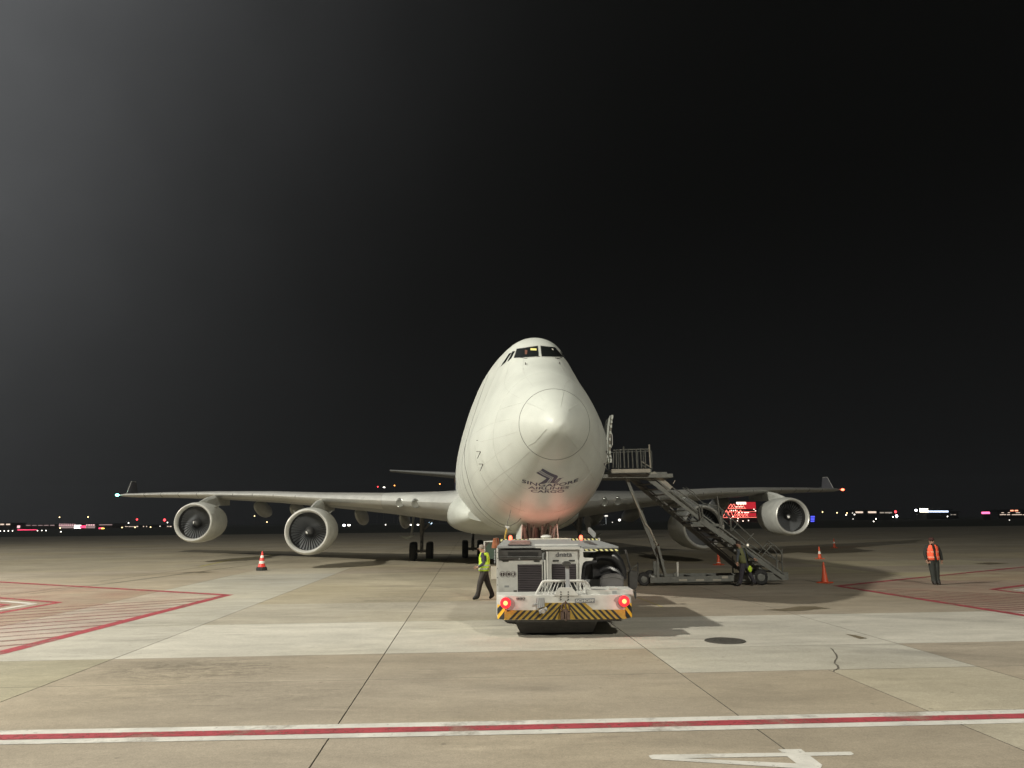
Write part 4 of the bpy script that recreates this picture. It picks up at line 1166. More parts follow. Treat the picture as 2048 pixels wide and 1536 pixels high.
# roof plates
zr = Z(1280, 310, H1+.1).z
mb = MB()
rfl, rfr = Z(1275, 310, H1+.1), Z(1655, 310, H1+.1)
mb.prism([(rfl.x, H1+.1, zr), (rfr.x, H1+.1, zr), (rfr.x-.05, H1+4.0, zr+.05), (rfl.x-.3, H1+4.0, zr+.05)], (0, 0, .05)); mb.build('cab_roof', TGREY, tug, bevel=.008)
mb = MB(); mb.prism([(rfl.x+.25, H1+1.2, zr+.07), (rfr.x-.45, H1+.6, zr+.07), (rfr.x-.40, H1+3.0, zr+.095), (rfl.x+.25, H1+3.0, zr+.095)], (0, 0, .012)); mb.build('roof_hatch', mat('hatch_dark', (.09, .08, .085), .3), tug)
fl_ = Z(345, 300, H1+.1)
mb = MB(); xr_ = Z(1240, 300, H1).x; mb.prism([(fl_.x, H1-.02, fl_.z-.01), (xr_, H1-.02, fl_.z-.01), (xr_, H1+4.2, fl_.z+.04), (fl_.x+.1, H1+4.2, fl_.z+.04)], (0, 0, .05)); mb.build('engine_bay_roof', TGREY, tug, bevel=.008)
mb = MB(); mb.prism([(fl_.x+.26, H1+.02, fl_.z+.055), (fl_.x+.80, H1+.02, fl_.z+.055), (fl_.x+.86, H1+2.8, fl_.z+.08), (fl_.x+.34, H1+2.8, fl_.z+.08)], (0, 0, .02)); mb.build('roof_hatch', mat('hatch_dark', (.09, .08, .085), .3), tug)
# striped lip of the cab roof
def striped(u0, v0, u1, v1, Y, n, lean, name='hazard_stripe'):
    zpanel('stripe_field', HBLK, u0, v0, u1, v1, Y, .03)
    w_ = (u1-u0)/n
    for k in range(n):
        u = u0+w_*k+w_*.1
        pp = [(u+lean, v1-2), (u+lean+w_*.52, v1-2), (u+w_*.52, v0+2), (u, v0+2)]
        pp = [(min(max(q[0], u0), u1), q[1]) for q in pp]
        fpoly(pp, Y-.006, .004).build(name, YELP, tug)
striped(1282, 311, 1658, 336, H1+.08, 7, 16)
# raised louvre comb over the centre
for k in range(31):
    u = 765+k*15; mb = MB(); p, q = Z(u, 290, H1-.02), Z(u-7, 264, H1+.25); mb.bar(p, q, .035, .02); mb.build('comb_slat', TWHITE, tug)
mb = MB(); p, q = Z(760, 296, H1), Z(1228, 296, H1); mb.bar(p, q, .05, .03); p, q = Z(820, 305, H1-.03), Z(1240, 303, H1-.03); mb.bar(p, q, .05, .06); mb.build('comb_frame', TWHITE, tug)
zpanel('roof_slot', HBLK, 650, 283, 770, 305, H1+.15, .3)
# front roof bar with stripes, beacons and antenna dome
FYB = TY+5.6
def Zb(u, v): return Z(u, v, FYB)
zpanel('roof_bar', mat('cream_paint', (.72, .70, .60), .4), 690, 197, 1112, 222, FYB, .35, .01)
zpanel('roof_bar_bracket', mat('cream_paint', (.72, .70, .60), .4), 850, 222, 915, 237, FYB-.02, .1)
striped(382, 204, 690, 233, FYB, 7, -14); striped(1145, 198, 1440, 224, FYB, 7, 16)
zpanel('roof_bar_end', TWHITE, 1112, 197, 1145, 224, FYB+.02, .2); zpanel('roof_bar_end', TWHITE, 1440, 196, 1455, 235, FYB, .2)
mb = MB(); c = Zb(880, 183); mb.ball((c.x, FYB+.3, c.z), (.17, .17, .06), 16); mb.build('antenna_dome', TWHITE, tug, smooth=True)
mb = MB(); mb.box((X0t+.2, TY+5.7, .88), (X1t-.2, TY+8.1, Z(700, 235, TY+5.7).z)); mb.build('front_cab', TWHITE, tug, bevel=.03)
BEAC = emit('beacon_red', (1.0, .10, .05), 6)
for u, v in ((490, 190), (1250, 187)):
    c = Zb(u, v); mb = MB(); mb.lathe([(.05, -.07), (.055, 0), (.04, .05), (.001, .07)], (c.x, FYB, c.z), (0, 0, 1), 14); mb.build('marker_light', BEAC, tug, smooth=True)
# orange beacon dome on the left front
AMB = mat('amber_lens', (.26, .10, .05), .2, var=.35, scale=9); c = Z(332, 245, TY+4.6)
mb = MB(); mb.lathe([(.125, -.15), (.12, -.08), (.085, .08), (.075, .13), (.001, .14)], (c.x, TY+4.6, c.z), (0, 0, 1), 16); mb.build('beacon', AMB, tug, smooth=True)
# left front door frame / mirror, seen past the side
YM = TY+8.95
mb = MB(); tubepx(mb, ((210, 420), (210, 234), (300, 232), (330, 232)), YM, .03, 8); mb.build('door_frame', TWHITE, tug)
mb = MB(); P = [(222, 300), (258, 250), (335, 250), (335, 420), (250, 420)]; mb.prism([tuple(Z(u, v, YM)) for u, v in P], (0, .03, 0)); mb.build('door_glass', mat('green_glass', (.06, .09, .07), .15), tug)
zpanel('door_lower', mat('cream_paint', (.72, .70, .60), .4), 280, 500, 345, 640, YM, .05, .01)
mb = MB()
for k in range(4): p = Z(322, 340+k*30, H1); mb.ball((p.x, H1+.2, p.z), .025, 8)
mb.tube([Z(322, 320, H1+.2), Z(322, 470, H1+.2)], .014, 6); mb.build('side_reflectors', TGREY, tug)
# wing mirror and mud flap on the right
mb = MB(); P = [(1770, 560), (1790, 552), (1858, 552), (1862, 700), (1850, 745), (1825, 752), (1775, 745), (1768, 700)]
mb.prism([tuple(Z(u, v, TY+1.6)) for u, v in P], (0, .25, 0)); mb.build('wing_mirror', TDARK, tug, bevel=.02)
mb = MB(); tubepx(mb, ((1730, 320), (1755, 430), (1785, 540), (1800, 600)), TY+1.7, .028, 6); tubepx(mb, ((1860, 470), (1862, 640)), TY+1.75, .018, 6); mb.build('mirror_arm', TDARK, tug)
mb = MB(); P = [(1822, 800), (1832, 752), (1842, 752), (1848, 820), (1838, 860)]; mb.prism([tuple(Z(u, v, TY+1.4)) for u, v in P], (0, .05, 0)); mb.build('mud_flap', TDARK, tug)
mb = MB(); P = [(1325, 85), (1345, 78), (1412, 140), (1405, 188), (1380, 186), (1330, 130)]; mb.prism([tuple(Z(u, v, TY+7.5)) for u, v in P], (0, .04, 0)); mb.build('raised_mirror', TGREY, tug)
# bare red lamps added under the nose to make the glow of the tug's beacons
c_ = Z(880, 300, TY+8.4)
for sx in (-1, 1):
    q_ = TP @ Vector((sx*.8, 5.2, 1.98))
    lamp('nose_glow_fill', q_, 27.0, (1, .33, .24), .5)

# yellow strap with a bright clip hanging under the nose
YS = 24.2
strap = empty('nose_strap', 'thin yellow strap hanging from a white clip under the nose', 'strap', at(1010, 1080, YS))
mb = MB(); mb.tube([Z(430, 205, YS), Z(438, 150, YS), (Z(452, 88, YS))], [.035, .03, .025], 8); mb.build('webbing', YEL, strap, smooth=True)
mb = MB(); q = Z(453, 78, YS); mb.tube([Z(432, 66, YS), q, Z(478, 78, YS)], .03, 8); mb.tube([q, Z(456, 100, YS)], .03, 8); mb.build('clip', TWHITE, strap, smooth=True)
mb = MB(); mb.tube([Z(453, 76, YS), Z(458, 20, YS), Z(470, -10, YS+.2), fhit(1022, 1020)[0] and TP @ fhit(1022, 1020)[0] or Z(470, -30, YS)], .010, 5); mb.build('cord', SEAM, strap)

# ------------------------------------------------------------------ passenger stairs
P0 = at(1522, 1168, z=0)
stairs = empty('mobile_stairs', 'tall dark steel mobile stairs reaching the open side door', 'mobile stairs', (P0.x, P0.y, 0))
YN, YF = 30.2, 31.5          # near and far side
def sx_(x, y, Y): return at(x, y, Y)
def beam(name, a, b, w, h=None, Ya=YN, Yb=None, m_=STEEL):
    mb = MB(); mb.bar(at(a[0], a[1], Ya), at(b[0], b[1], Yb if Yb else Ya), w, h); return mb.build(name, m_, stairs)
def rail(name, px, Y, r=.022, m_=STEEL):
    mb = MB(); mb.tube([at(x, y, Y) for x, y in px], r, 7); return mb.build(name, m_, stairs, smooth=True)
# base frame with long rails
for Y_, yo in ((YN, 0), (YF, -4)):
    beam('base_beam', (1300, 1160+yo), (1576, 1154+yo), .10, .22, Y_)
beam('base_beam', (1305, 1150), (1480, 1148), .06, .10, YF)
beam('base_plate', (1312, 1166), (1500, 1162), .5, .05, YN+.4)
for x in (1330, 1385, 1430, 1475):
    a_ = at(x, 1157, YN); mb = MB(); mb.bar(a_, (a_.x, YF, a_.z), .08, .14); mb.build('cross_member', STEEL, stairs)
for x in (1366, 1400, 1434):
    a_ = at(x, 1160, YN-.06); mb = MB(); mb.box((a_.x-.16, YN-.064, a_.z-.035), (a_.x+.16, YN-.05, a_.z+.03)); mb.build('reflector_strip', STEELL, stairs)
mb = MB(); a_ = at(1450, 1154, YN-.06); mb.box((a_.x-.12, YN-.065, a_.z-.06), (a_.x+.12, YN-.05, a_.z+.04)); mb.build('small_plate', STEELL, stairs)
# wheels
for x, y, Y_, r in ((1522, 1168, YN+.05, .30), (1518, 1163, YF+.2, .30), (1288, 1167, YN+.2, .26), (1301, 1164, YF+.2, .26)):
    g_ = at(x, y, Y_); t_, r_ = MB(), MB(); wheel(t_, r_, (g_.x, Y_, r), r, .20, (0, 1, 0))
    t_.build('tyre', BLK, stairs, smooth=True); r_.build('rim', STEEL, stairs, smooth=True)
mb = MB(); mb.tube([at(1285, 1160, YN+.2), at(1308, 1157, YN+.3)], .06, 8); mb.box(tuple(at(1298, 1164, YN+.1)), tuple(at(1312, 1150, YN+.1)+Vector((0, .4, 0)))); mb.build('drawbar', STEEL, stairs)
mb = MB(); mb.tube([at(1302, 1152, YN), at(1312, 1156, YN), at(1306, 1162, YN)], .03, 6); mb.build('hydraulic_hose', METAL, stairs)
# stringers: upper flight, then the wider lower flight in front
def stringer(a, b, Y, h=.20, w=.06): return beam('stringer', a, b, w, h, Y, Y)
stringer((1256, 953), (1474, 1136), YF+.1, .17)
stringer((1284, 947), (1478, 1096), YN, .18)
stringer((1382, 1038), (1534, 1151), YF, .18)
stringer((1400, 1040), (1567, 1154), YN-.1, .19)
beam('edge_rail', (1262, 949), (1470, 1124), .05, .05, YF-.05); beam('edge_rail', (1290, 941), (1484, 1090), .05, .05, YN-.05)
beam('edge_rail', (1438, 1052), (1568, 1148), .05, .05, YN-.15)
# treads
def treads(a, b, c, d, n, Ya, Yb):
    for k in range(n):
        t = (k+.5)/n
        p = at(a[0]+(b[0]-a[0])*t, a[1]+(b[1]-a[1])*t, Ya); q = at(c[0]+(d[0]-c[0])*t, c[1]+(d[1]-c[1])*t, Yb)
        z = (p.z+q.z)/2
        mb = MB(); mb.add([(p.x-.13, p.y, z), (p.x+.13, p.y, z), (q.x+.13, q.y, z), (q.x-.13, q.y, z), (p.x-.13, p.y, z-.04), (p.x+.13, p.y, z-.04), (q.x+.13, q.y, z-.04), (q.x-.13, q.y, z-.04)],
            [(0, 1, 2, 3), (7, 6, 5, 4), (0, 4, 5, 1), (1, 5, 6, 2), (2, 6, 7, 3), (3, 7, 4, 0)]); mb.build('tread', STEEL, stairs)
treads((1287, 948), (1478, 1095), (1262, 956), (1440, 1104), 14, YN, YF)
treads((1436, 1052), (1560, 1146), (1404, 1052), (1530, 1146), 10, YN-.1, YF)
# platform with railings
pa, pb = at(1222, 942, YN-.6), at(1303, 944, YN-.6)
mb = MB(); mb.box((pa.x, YN-.6, pa.z-.10), (pb.x, YF+.2, pa.z+.06)); mb.build('platform', STEEL, stairs, bevel=.01)
mb = MB(); mb.box((pa.x+.02, YN-.62, pa.z-.07), (pb.x-.05, YN-.60, pa.z+.07)); mb.build('platform_edge', STEELL, stairs)
q0, q1 = at(1200, 944, YN), at(1329, 939, YF)
mb = MB(); mb.box((q0.x, YN-.3, pa.z-.26), (q1.x, YF+.3, pa.z-.11)); mb.build('underframe', STEEL, stairs)
mb = MB(); mb.box((pb.x, YF-.5, pa.z-.10), (q1.x, YF+.3, pa.z+.03)); mb.build('platform_wing', STEEL, stairs)
RY = YN-.58
for k, (xt, xb, yt) in enumerate(((1227.5, 1226, 903), (1232, 1233, 901), (1240, 1241, 901), (1247, 1249, 893), (1256, 1257, 901), (1264, 1266, 902), (1272, 1274, 898), (1281, 1283, 899), (1290, 1291, 901), (1298, 1301, 889))):
    rail('railing_post', ((xt, yt), (xb, 936)), RY, .028 if yt > 895 else .034, STEELL if k == 9 else STEEL)
rail('railing_top', ((1226, 900.5), (1246, 899.5), (1299, 898)), RY, .026)
for k, x in enumerate((1202, 1209, 1217, 1236, 1275, 1286, 1303)):
    rail('railing_post', ((x, 902 if x > 1212 else 925), (x+1, 938)), YF+.1, .022)
rail('railing_top', ((1200, 906), (1303, 902)), YF+.1, .02)
rail('railing_brace', ((1282, 922), (1300, 934)), YF, .022, STEELL); rail('railing_brace', ((1281, 928), (1292, 935)), YF, .022)
# side panel and handrails of the upper flight
mb = MB(); mb.prism([tuple(at(x, y, YN-.05)) for x, y in ((1298, 948), (1309, 942.5), (1346, 974), (1337, 981))], (0, .04, 0)); mb.build('side_panel', STEELL, stairs)
rail('handrail', ((1345, 975), (1362, 986), (1399, 1013), (1402, 1016)), YN-.1)
rail('handrail', ((1340, 982), (1396, 1026)), YN-.1, .018)
rail('handrail', ((1365, 975), (1384, 987), (1407, 1007), (1436, 1013), (1462, 1040)), YF, .024)
rail('handrail', ((1372, 974), (1386, 984), (1391, 990)), YF, .018)
rail('handrail', ((1346, 968), (1350, 961)), YN, .018, STEELL)
rail('handrail', ((1380, 985), (1366, 1004)), YF, .018); rail('handrail', ((1399, 1014), (1385, 1028)), YN, .022)
for a_, b_ in (((1403, 1012), (1406, 1042)), ((1398, 1016), (1402, 1040)), ((1436, 1010), (1441, 1052)), ((1444, 1022), (1446, 1050)), ((1434, 992), (1437, 1012)), ((1461, 1040), (1462, 1062))):
    rail('rail_post', (a_, b_), YN-.12, .035)
# mid platform
mb = MB(); p, q = at(1382, 1051, YN-.1), at(1441, 1049, YN-.1); mb.box((p.x, YN-.1, p.z-.05), (q.x, YF, p.z+.06)); mb.build('landing', STEEL, stairs)
# lower handrails
rail('handrail', ((1436, 1012), (1462, 1036), (1526, 1096), (1553, 1119)), YN-.12, .026)
rail('handrail', ((1446, 1040), (1500, 1090), (1564, 1126)), YN+.1, .026)
rail('rail_post', ((1553, 1119), (1555, 1140)), YN-.12, .040); rail('rail_post', ((1564, 1098), (1564, 1126), (1566, 1150)), YN-.1, .030)
rail('end_loop', ((1536, 1082), (1550, 1092), (1561, 1102), (1564, 1110), (1564, 1126)), YN-.12, .026)
rail('end_loop', ((1532, 1086), (1547, 1098), (1552, 1104), (1554, 1118)), YN+.7, .024)
rail('rail_brace', ((1533, 1087), (1517, 1107)), YN+.5, .020); rail('rail_brace', ((1543, 1090), (1524, 1112)), YN-.1, .022)
rail('rail_brace', ((1463, 1062), (1477, 1045)), YN+.3, .020); rail('rail_brace', ((1495, 1081), (1507, 1067)), YN+.3, .020)
rail('rail_brace', ((1555, 1108), (1562, 1108)), YN, .018)
# telescopic prop and struts
beam('prop', (1250, 950), (1283, 1030), .12, .12, YN+.1); beam('prop', (1280, 1022), (1303, 1082), .16, .16, YN+.1)
beam('prop', (1300, 1078), (1332, 1153), .13, .13, YN+.1); rail('prop_rod', ((1290, 1046), (1300, 1058), (1314, 1090)), YN, .03, STEELL)
rail('prop_rod', ((1263, 985), (1292, 1050)), YN-.02, .025, STEELL)
beam('upright', (1315, 1092), (1316, 1155), .09, .09, YN); beam('upright', (1310, 1122), (1311, 1155), .16, .1, YF)
beam('prop', (1316, 1092), (1331, 1150), .09, .09, YN-.15); rail('prop_rod', ((1318, 1112), (1329, 1122)), YN-.15, .02)
beam('support_beam', (1474, 1134), (1505, 1160), .10, .14, YF)
beam('upright', (1355, 1124), (1355, 1153), .07, .07, YN+.2, m_=mat('cylinder_bright', (.6, .6, .55), .35)); beam('upright', (1350.5, 1145), (1351, 1155), .12, .12, YN+.15)
beam('upright', (1465, 1112), (1466, 1150), .05, .05, YF); beam('upright', (1275, 1125), (1276, 1150), .07, .07, YF+.3)
rail('tow_lever', ((1251, 1144), (1274, 1130)), YF, .025)
rail('rail_post', ((1479, 1140), (1492, 1120)), YN, .02)
mb = MB(); q = at(1495.5, 1090, YN-.1); mb.ball(tuple(q), .05, 8); mb.build('small_lamp', emit('dim_white', (1, .9, .7), .9), stairs, smooth=True)
# white side wedge behind the stairs: an access panel of the inner engine pylon is already built

# ------------------------------------------------------------------ cones
CORANGE = mat('cone_orange', (.62, .09, .03), .5, var=.15, scale=6)
CRED = mat('cone_red', (.75, .05, .035), .45, var=.1)
CWHITE = mat('cone_white_band', (.78, .76, .70), .45)
def cone(label, x, y, h, base_m, bands, basew=.20, side=None, red=False, rb=None):
    p = at(x, y, z=0); c = empty('traffic_cone', label, 'traffic cone', (p.x, p.y, 0), random.uniform(0, 1), 'traffic cones around the aircraft')
    m_ = CRED if red else CORANGE
    hb = .05 if not rb else .20
    if rb:
        mb = MB(); mb.lathe([(.001, 0), (.30, 0), (.31, .03), (.29, .17), (.25, .20), (.001, .20)], n=10); mb.build('base', base_m, c, world=False, bevel=.005)
    else:
        mb = MB(); mb.box((-basew, -basew, 0), (basew, basew, .045)); mb.build('base', base_m, c, world=False, bevel=.012)
    r0, r1 = (.20, .035) if rb else (basew*.54, .028)
    prof = [(r0*1.15, hb), (r0, hb+.03), (r1, h-.02), (r1*.8, h), (.001, h)]
    mb = MB(); mb.lathe(prof, n=20); mb.build('cone_body', m_, c, smooth=True, world=False)
    for a_, b_ in bands:
        ra = r0+(r1-r0)*(a_*h-hb)/(h-hb)+.004; rb_ = r0+(r1-r0)*(b_*h-hb)/(h-hb)+.004
        mb = MB(); mb.lathe([(ra, a_*h), (rb_, b_*h)], n=20); mb.build('reflective_band', CWHITE, c, smooth=True, world=False)
    return c
cone('red and white banded cone on a black base before the left inner engine', 523, 1141, 1.06, BLK, ((.36, .50), (.66, .78)), red=True, rb=True)
cone('largest plain orange cone, standing between the stairs and the person in the orange vest', 1650, 1166, .82, CORANGE, (), .24)
cone('orange cone with a pale band, middle one of the three right of the stairs', 1640, 1118, .78, CORANGE, ((.42, .62),), .22)
cone('farthest orange cone, under the open space beyond the right outer engine', 1669, 1096, .80, CORANGE, ((.5, .66),), .22)
cone('dark orange cone seen below the stairs and the right inner engine', 1437.5, 1130, .72, CORANGE, ((.12, .22),), .24)
cone('pale orange cone seen behind the leaning prop of the stairs', 1318, 1112, .86, CORANGE, ((.35, .5),), .2)
ch = at(861, 1122, z=0)
wc = MB(); wc.prism([(ch.x-.35, ch.y-.55, 0), (ch.x-.35, ch.y-.2, 0), (ch.x-.35, ch.y-.2, .16)], (1.0, 0, 0))
tag(wc.build('wheel_chock', mat('pale_green_chock', (.16, .19, .12), .6)), 'pale green wedge chock in front of the left wing wheels', 'wheel chock')

# ------------------------------------------------------------------ people
def seg_dist(p, a, b):
    ab = b-a; t = max(0, min(1, (p-a).dot(ab)/max(1e-9, ab.length_squared))); return (p-(a+ab*t)).length
def person(label, loc, rz, J, mats_, vest=None, cap=None, hair=None, face=0, scale=1):
    """J: joints in metres, x to the figure's left-hand picture side, y back, z up. mats_: skin, top, trousers, shoes"""
    root = empty('person', label, 'person', loc, rz)
    V = {k: Vector(v[:3])*scale for k, v in J.items()}
    chains = [('pelvis', 'waist', 1), ('waist', 'chest', 1), ('chest', 'neck', 1), ('neck', 'headb', 0), ('headb', 'head', 0), ('head', 'crown', 0)]
    for s in 'lr':
        chains += [('chest', 'sh_'+s, 1), ('sh_'+s, 'el_'+s, 1), ('el_'+s, 'wr_'+s, 1), ('wr_'+s, 'ha_'+s, 0),
                   ('pelvis', 'hip_'+s, 2), ('hip_'+s, 'kn_'+s, 2), ('kn_'+s, 'an_'+s, 2), ('an_'+s, 'he_'+s, 3), ('an_'+s, 'to_'+s, 3)]
    names = list(V)
    me = bpy.data.meshes.new('body'); me.from_pydata([V[k] for k in names], [(names.index(a), names.index(b)) for a, b, _ in chains], [])
    o = bpy.data.objects.new('body', me); COL.objects.link(o)
    o.modifiers.new('skin', 'SKIN')
    if not me.skin_vertices:
        bm = bmesh.new(); bm.from_mesh(me); bm.verts.layers.skin.verify(); bm.to_mesh(me); bm.free()
    sv = me.skin_vertices[0].data
    for i, k in enumerate(names):
        r_ = J[k][3:]; rx = r_[0]*scale; ry = (r_[1] if len(r_) > 1 else r_[0])*scale
        g_ = 1.32 if k[:2] in ('hi', 'kn', 'an', 'pe') else 1.2; sv[i].radius = (rx*g_, ry*g_); sv[i].use_root = (k == 'pelvis')
    sb = o.modifiers.new('sub', 'SUBSURF'); sb.levels = 2; sb.render_levels = 2
    dg = bpy.context.evaluated_depsgraph_get(); dg.update()
    m2 = bpy.data.meshes.new_from_object(o.evaluated_get(dg)); o.modifiers.clear()
    bm = bmesh.new(); bm.from_mesh(m2)
    # fingers and facial features join the body
    def addt(pts, rs):
        mb = MB(); mb.tube(pts, rs, 6); vs = [bm.verts.new(v) for v in mb.v]
        for f in mb.f:
            try: fc = bm.faces.new([vs[i] for i in f]); fc.material_index = 0; fc.smooth = True; tagf.append(fc)
            except ValueError: pass
    tagf = []
    base_faces = list(bm.faces)
    for f in base_faces:
        c = f.calc_center_median(); best = min(chains, key=lambda q: seg_dist(c, V[q[0]], V[q[1]]) - J[q[1]][3]*.35)
        f.material_index = best[2]; f.smooth = True
    for s in 'lr':
        w_, h_ = V['wr_'+s], V['ha_'+s]; d = (h_-w_).normalized(); a = d.cross(Vector((0, 1, .2))).normalized(); b = a.cross(d)
        for k, (o_, L) in enumerate(((-.027, .075), (-.009, .088), (.010, .084), (.027, .066))):
            p = h_+a*o_*scale; addt([p-d*.02, p+d*L*.5*scale, p+d*L*.95*scale-b*.02], [.0105*scale, .0095*scale, .007*scale])
        p = w_.lerp(h_, .5); addt([p, p-a*.045*scale+d*.03-b*.01, p-a*.055*scale+d*.07*scale-b*.02], [.013*scale, .012*scale, .009*scale])
    hc = V['head']; fr = Vector((math.sin(face), -math.cos(face), 0)); sd = Vector((math.cos(face), math.sin(face), 0)); hz = Vector((0, 0, 1))
    addt([hc+fr*.075+hz*.03, hc+fr*.112-hz*.015, hc+fr*.09-hz*.03], [.008, .016, .012])
    for q in (-1, 1): addt([hc+sd*q*.075+hz*.025, hc+sd*q*.090+hz*.0, hc+sd*q*.078-hz*.035], [.012, .016, .008])
    m3 = bpy.data.meshes.new('body'); bm.to_mesh(m3); bm.free()
    for mm in mats_: m3.materials.append(mm)
    o.data = m3; o.parent = root
    # eyes, mouth
    mb = MB()
    for q in (-1, 1): mb.ball(tuple(hc+fr*.088+sd*q*.032+hz*.022), (.011, .011, .008), 8)
    mb.build('eye', HBLK, o, world=False)
    mb = MB(); mb.tube([hc+fr*.090+sd*-.022-hz*.055, hc+fr*.098-hz*.055, hc+fr*.090+sd*.022-hz*.055], .005, 5); mb.build('mouth', mat('lips', (.35, .14, .11), .5), o, world=False)
    if hair:
        mb = MB(); prof = [(.001, .118), (.055, .108), (.088, .070), (.098, .02), (.092, -.02), (.06, -.06)]
        mb.lathe(prof, tuple(hc+hz*.012-fr*.018), (0, 0, 1), 18); mb.build('hair', hair, root, smooth=True, world=False)
    if cap:
        mb = MB(); mb.lathe([(.001, .128), (.05, .120), (.088, .085), (.100, .035), (.100, .02)], tuple(hc+hz*.015), (0, 0, 1), 18)
        mb.prism([tuple(hc+fr*.08+sd*-.07+hz*.045), tuple(hc+fr*.08+sd*.07+hz*.045), tuple(hc+fr*.155+sd*.045+hz*.035), tuple(hc+fr*.155-sd*.045+hz*.035)], (0, 0, .008)); mb.build('cap', cap, root, smooth=True, world=False)
    if vest:
        vm, bandm, gap, extra = vest
        P, C, W_, N_ = V['pelvis'], V['chest'], V['waist'], V['neck']
        sd2 = (V['sh_r']-V['sh_l']); sd2.z = 0; sd2.normalize(); fr2 = Vector((0, 0, 1)).cross(sd2); 
        if fr2.dot(Vector((0, -1, 0)).lerp(fr, 0)) < 0 and not extra.get('flip'): fr2 = -fr2
        levels = [(P+hz*-.03, .215, .185), (P+hz*.06, .215, .185), (W_, .208, .180), (W_.lerp(C, .5), .215, .182), (C+hz*-.02, .225, .182), (C+hz*.07, .205, .165), (C+hz*.15, .155, .130), (N_+hz*-.005, .095, .095)]
        a0, a1 = gap, 2*math.pi-gap; n = 30
        vs = []
        for i, (c, rx, ry) in enumerate(levels):
            for k in range(n+1):
                g2 = gap*(1+.9*max(0, i-4)*.3)
                a = g2+(2*math.pi-2*g2)*k/n
                x_ = math.sin(a)*rx; y_ = math.cos(a)*ry
                wob = 1+.03*math.sin(5*a+i*1.7)
                vs.append(c*1+ sd2*x_*wob*scale + fr2*y_*wob*scale)
        mb = MB(); w = n+1
        fs = []
        for i in range(len(levels)-1):
            for k in range(n):
                a = gap+(2*math.pi-2*gap)*(k+.5)/n
                if i in (3, 4) and abs(abs(math.sin(a))-1) < .10: continue     # arm holes
                fs.append((i*w+k, i*w+k+1, (i+1)*w+k+1, (i+1)*w+k))
        mb.add(vs, fs); vo = mb.build('vest', vm, root, smooth=True, world=False, norm=False)
        so = vo.modifiers.new('thick', 'SOLIDIFY'); so.thickness = .012; so.offset = 1
        for zt_ in extra.get('bands', (.10, .24)):
            mb = MB(); vs = []
            c0 = P.lerp(C, (zt_)/max(.01, (C.z-P.z)))
            for dz_ in (0, .045):
                for k in range(n+1):
                    a = a0+(a1-a0)*k/n
                    vs.append(c0+hz*dz_+sd2*math.sin(a)*.232*scale+fr2*math.cos(a)*.200*scale)
            mb.add(vs, [(k, k+1, w+k+1, w+k) for k in range(n)]); mb.build('reflective_band', bandm, vo, smooth=True, world=False, norm=False)
    return root
SKINM = mat('skin', (.40, .24, .17), .55, var=.08, scale=20)
DKCL = mat('dark_green_black_cloth', (.028, .032, .028), .85, var=.3, scale=7, bump=.4)
DKBL = mat('dark_navy_cloth', (.045, .042, .055), .85, var=.25, scale=7, bump=.4)
DKBR = mat('dark_brown_trousers', (.05, .042, .038), .85, var=.2, scale=6, bump=.4)
BOOT = mat('black_boot', (.02, .018, .016), .6)
VYEL = mat('high_visibility_yellow', (.50, .72, .04), .6, var=.15, scale=8, bump=.3)
VYEL.node_tree.nodes['Principled BSDF'].inputs['Emission Strength'].default_value = 0
VORG = mat('high_visibility_orange', (1.0, .14, .06), .6, var=.12, scale=8, bump=.3)
BAND = mat('reflective_tape', (.45, .47, .36), .35, var=.05)
BANDO = mat('pink_reflective_tape', (.95, .38, .25), .4, var=.05)
std = dict(pelvis=(0, 0, .96, .145, .11), waist=(0, 0, 1.10, .135, .105), chest=(0, 0, 1.34, .155, .115), neck=(0, 0, 1.50, .058), headb=(0, -.01, 1.57, .062), head=(0, -.02, 1.645, .078, .088), crown=(0, -.01, 1.715, .062),
    sh_l=(-.185, 0, 1.43, .060), el_l=(-.235, .01, 1.15, .048), wr_l=(-.255, -.04, .91, .033), ha_l=(-.255, -.06, .83, .034, .022),
    sh_r=(.185, 0, 1.43, .060), el_r=(.235, .01, 1.15, .048), wr_r=(.255, -.04, .91, .033), ha_r=(.255, -.06, .83, .034, .022),
    hip_l=(-.09, 0, .90, .092), kn_l=(-.085, 0, .50, .066), an_l=(-.075, .01, .09, .046), he_l=(-.075, .06, .045, .040), to_l=(-.085, -.15, .035, .038),
    hip_r=(.09, 0, .90, .092), kn_r=(.085, 0, .50, .066), an_r=(.075, .01, .09, .046), he_r=(.075, .06, .045, .040), to_r=(.085, -.15, .035, .038))
def pose(**k):
    d = dict(std); d.update(k); return d
# the marshaller on the right: stands square to the camera, head turned towards the aircraft
lo = at(1872, 1169.5, z=0)
person('person in an orange safety vest and dark clothes standing alone at the right', (lo.x, lo.y, 0), 0,
    pose(pelvis=(0, 0, .96, .155, .12), waist=(-.01, 0, 1.10, .15, .12), chest=(-.01, 0, 1.34, .165, .125),
         sh_r=(.22, 0, 1.44, .07), el_r=(.31, .02, 1.17, .06), wr_r=(.32, -.03, .93, .045), ha_r=(.29, -.05, .85, .034, .024),
         sh_l=(-.21, 0, 1.43, .065), el_l=(-.29, .02, 1.17, .055), wr_l=(-.29, -.03, .95, .042), ha_l=(-.27, -.05, .87, .034, .024),
         hip_l=(-.09, 0, .90, .108), hip_r=(.09, 0, .90, .108), kn_l=(-.075, -.01, .50, .084), kn_r=(.08, 0, .50, .084), an_l=(-.06, 0, .10, .064), an_r=(.075, .02, .10, .064)),
    (SKINM, DKCL, DKCL, BOOT), vest=(VORG, BANDO, .22, dict(bands=(.06, .26))), cap=mat('dark_red_cap', (.05, .015, .012), .8), hair=mat('dark_hair', (.03, .02, .015), .8), face=R(-58))
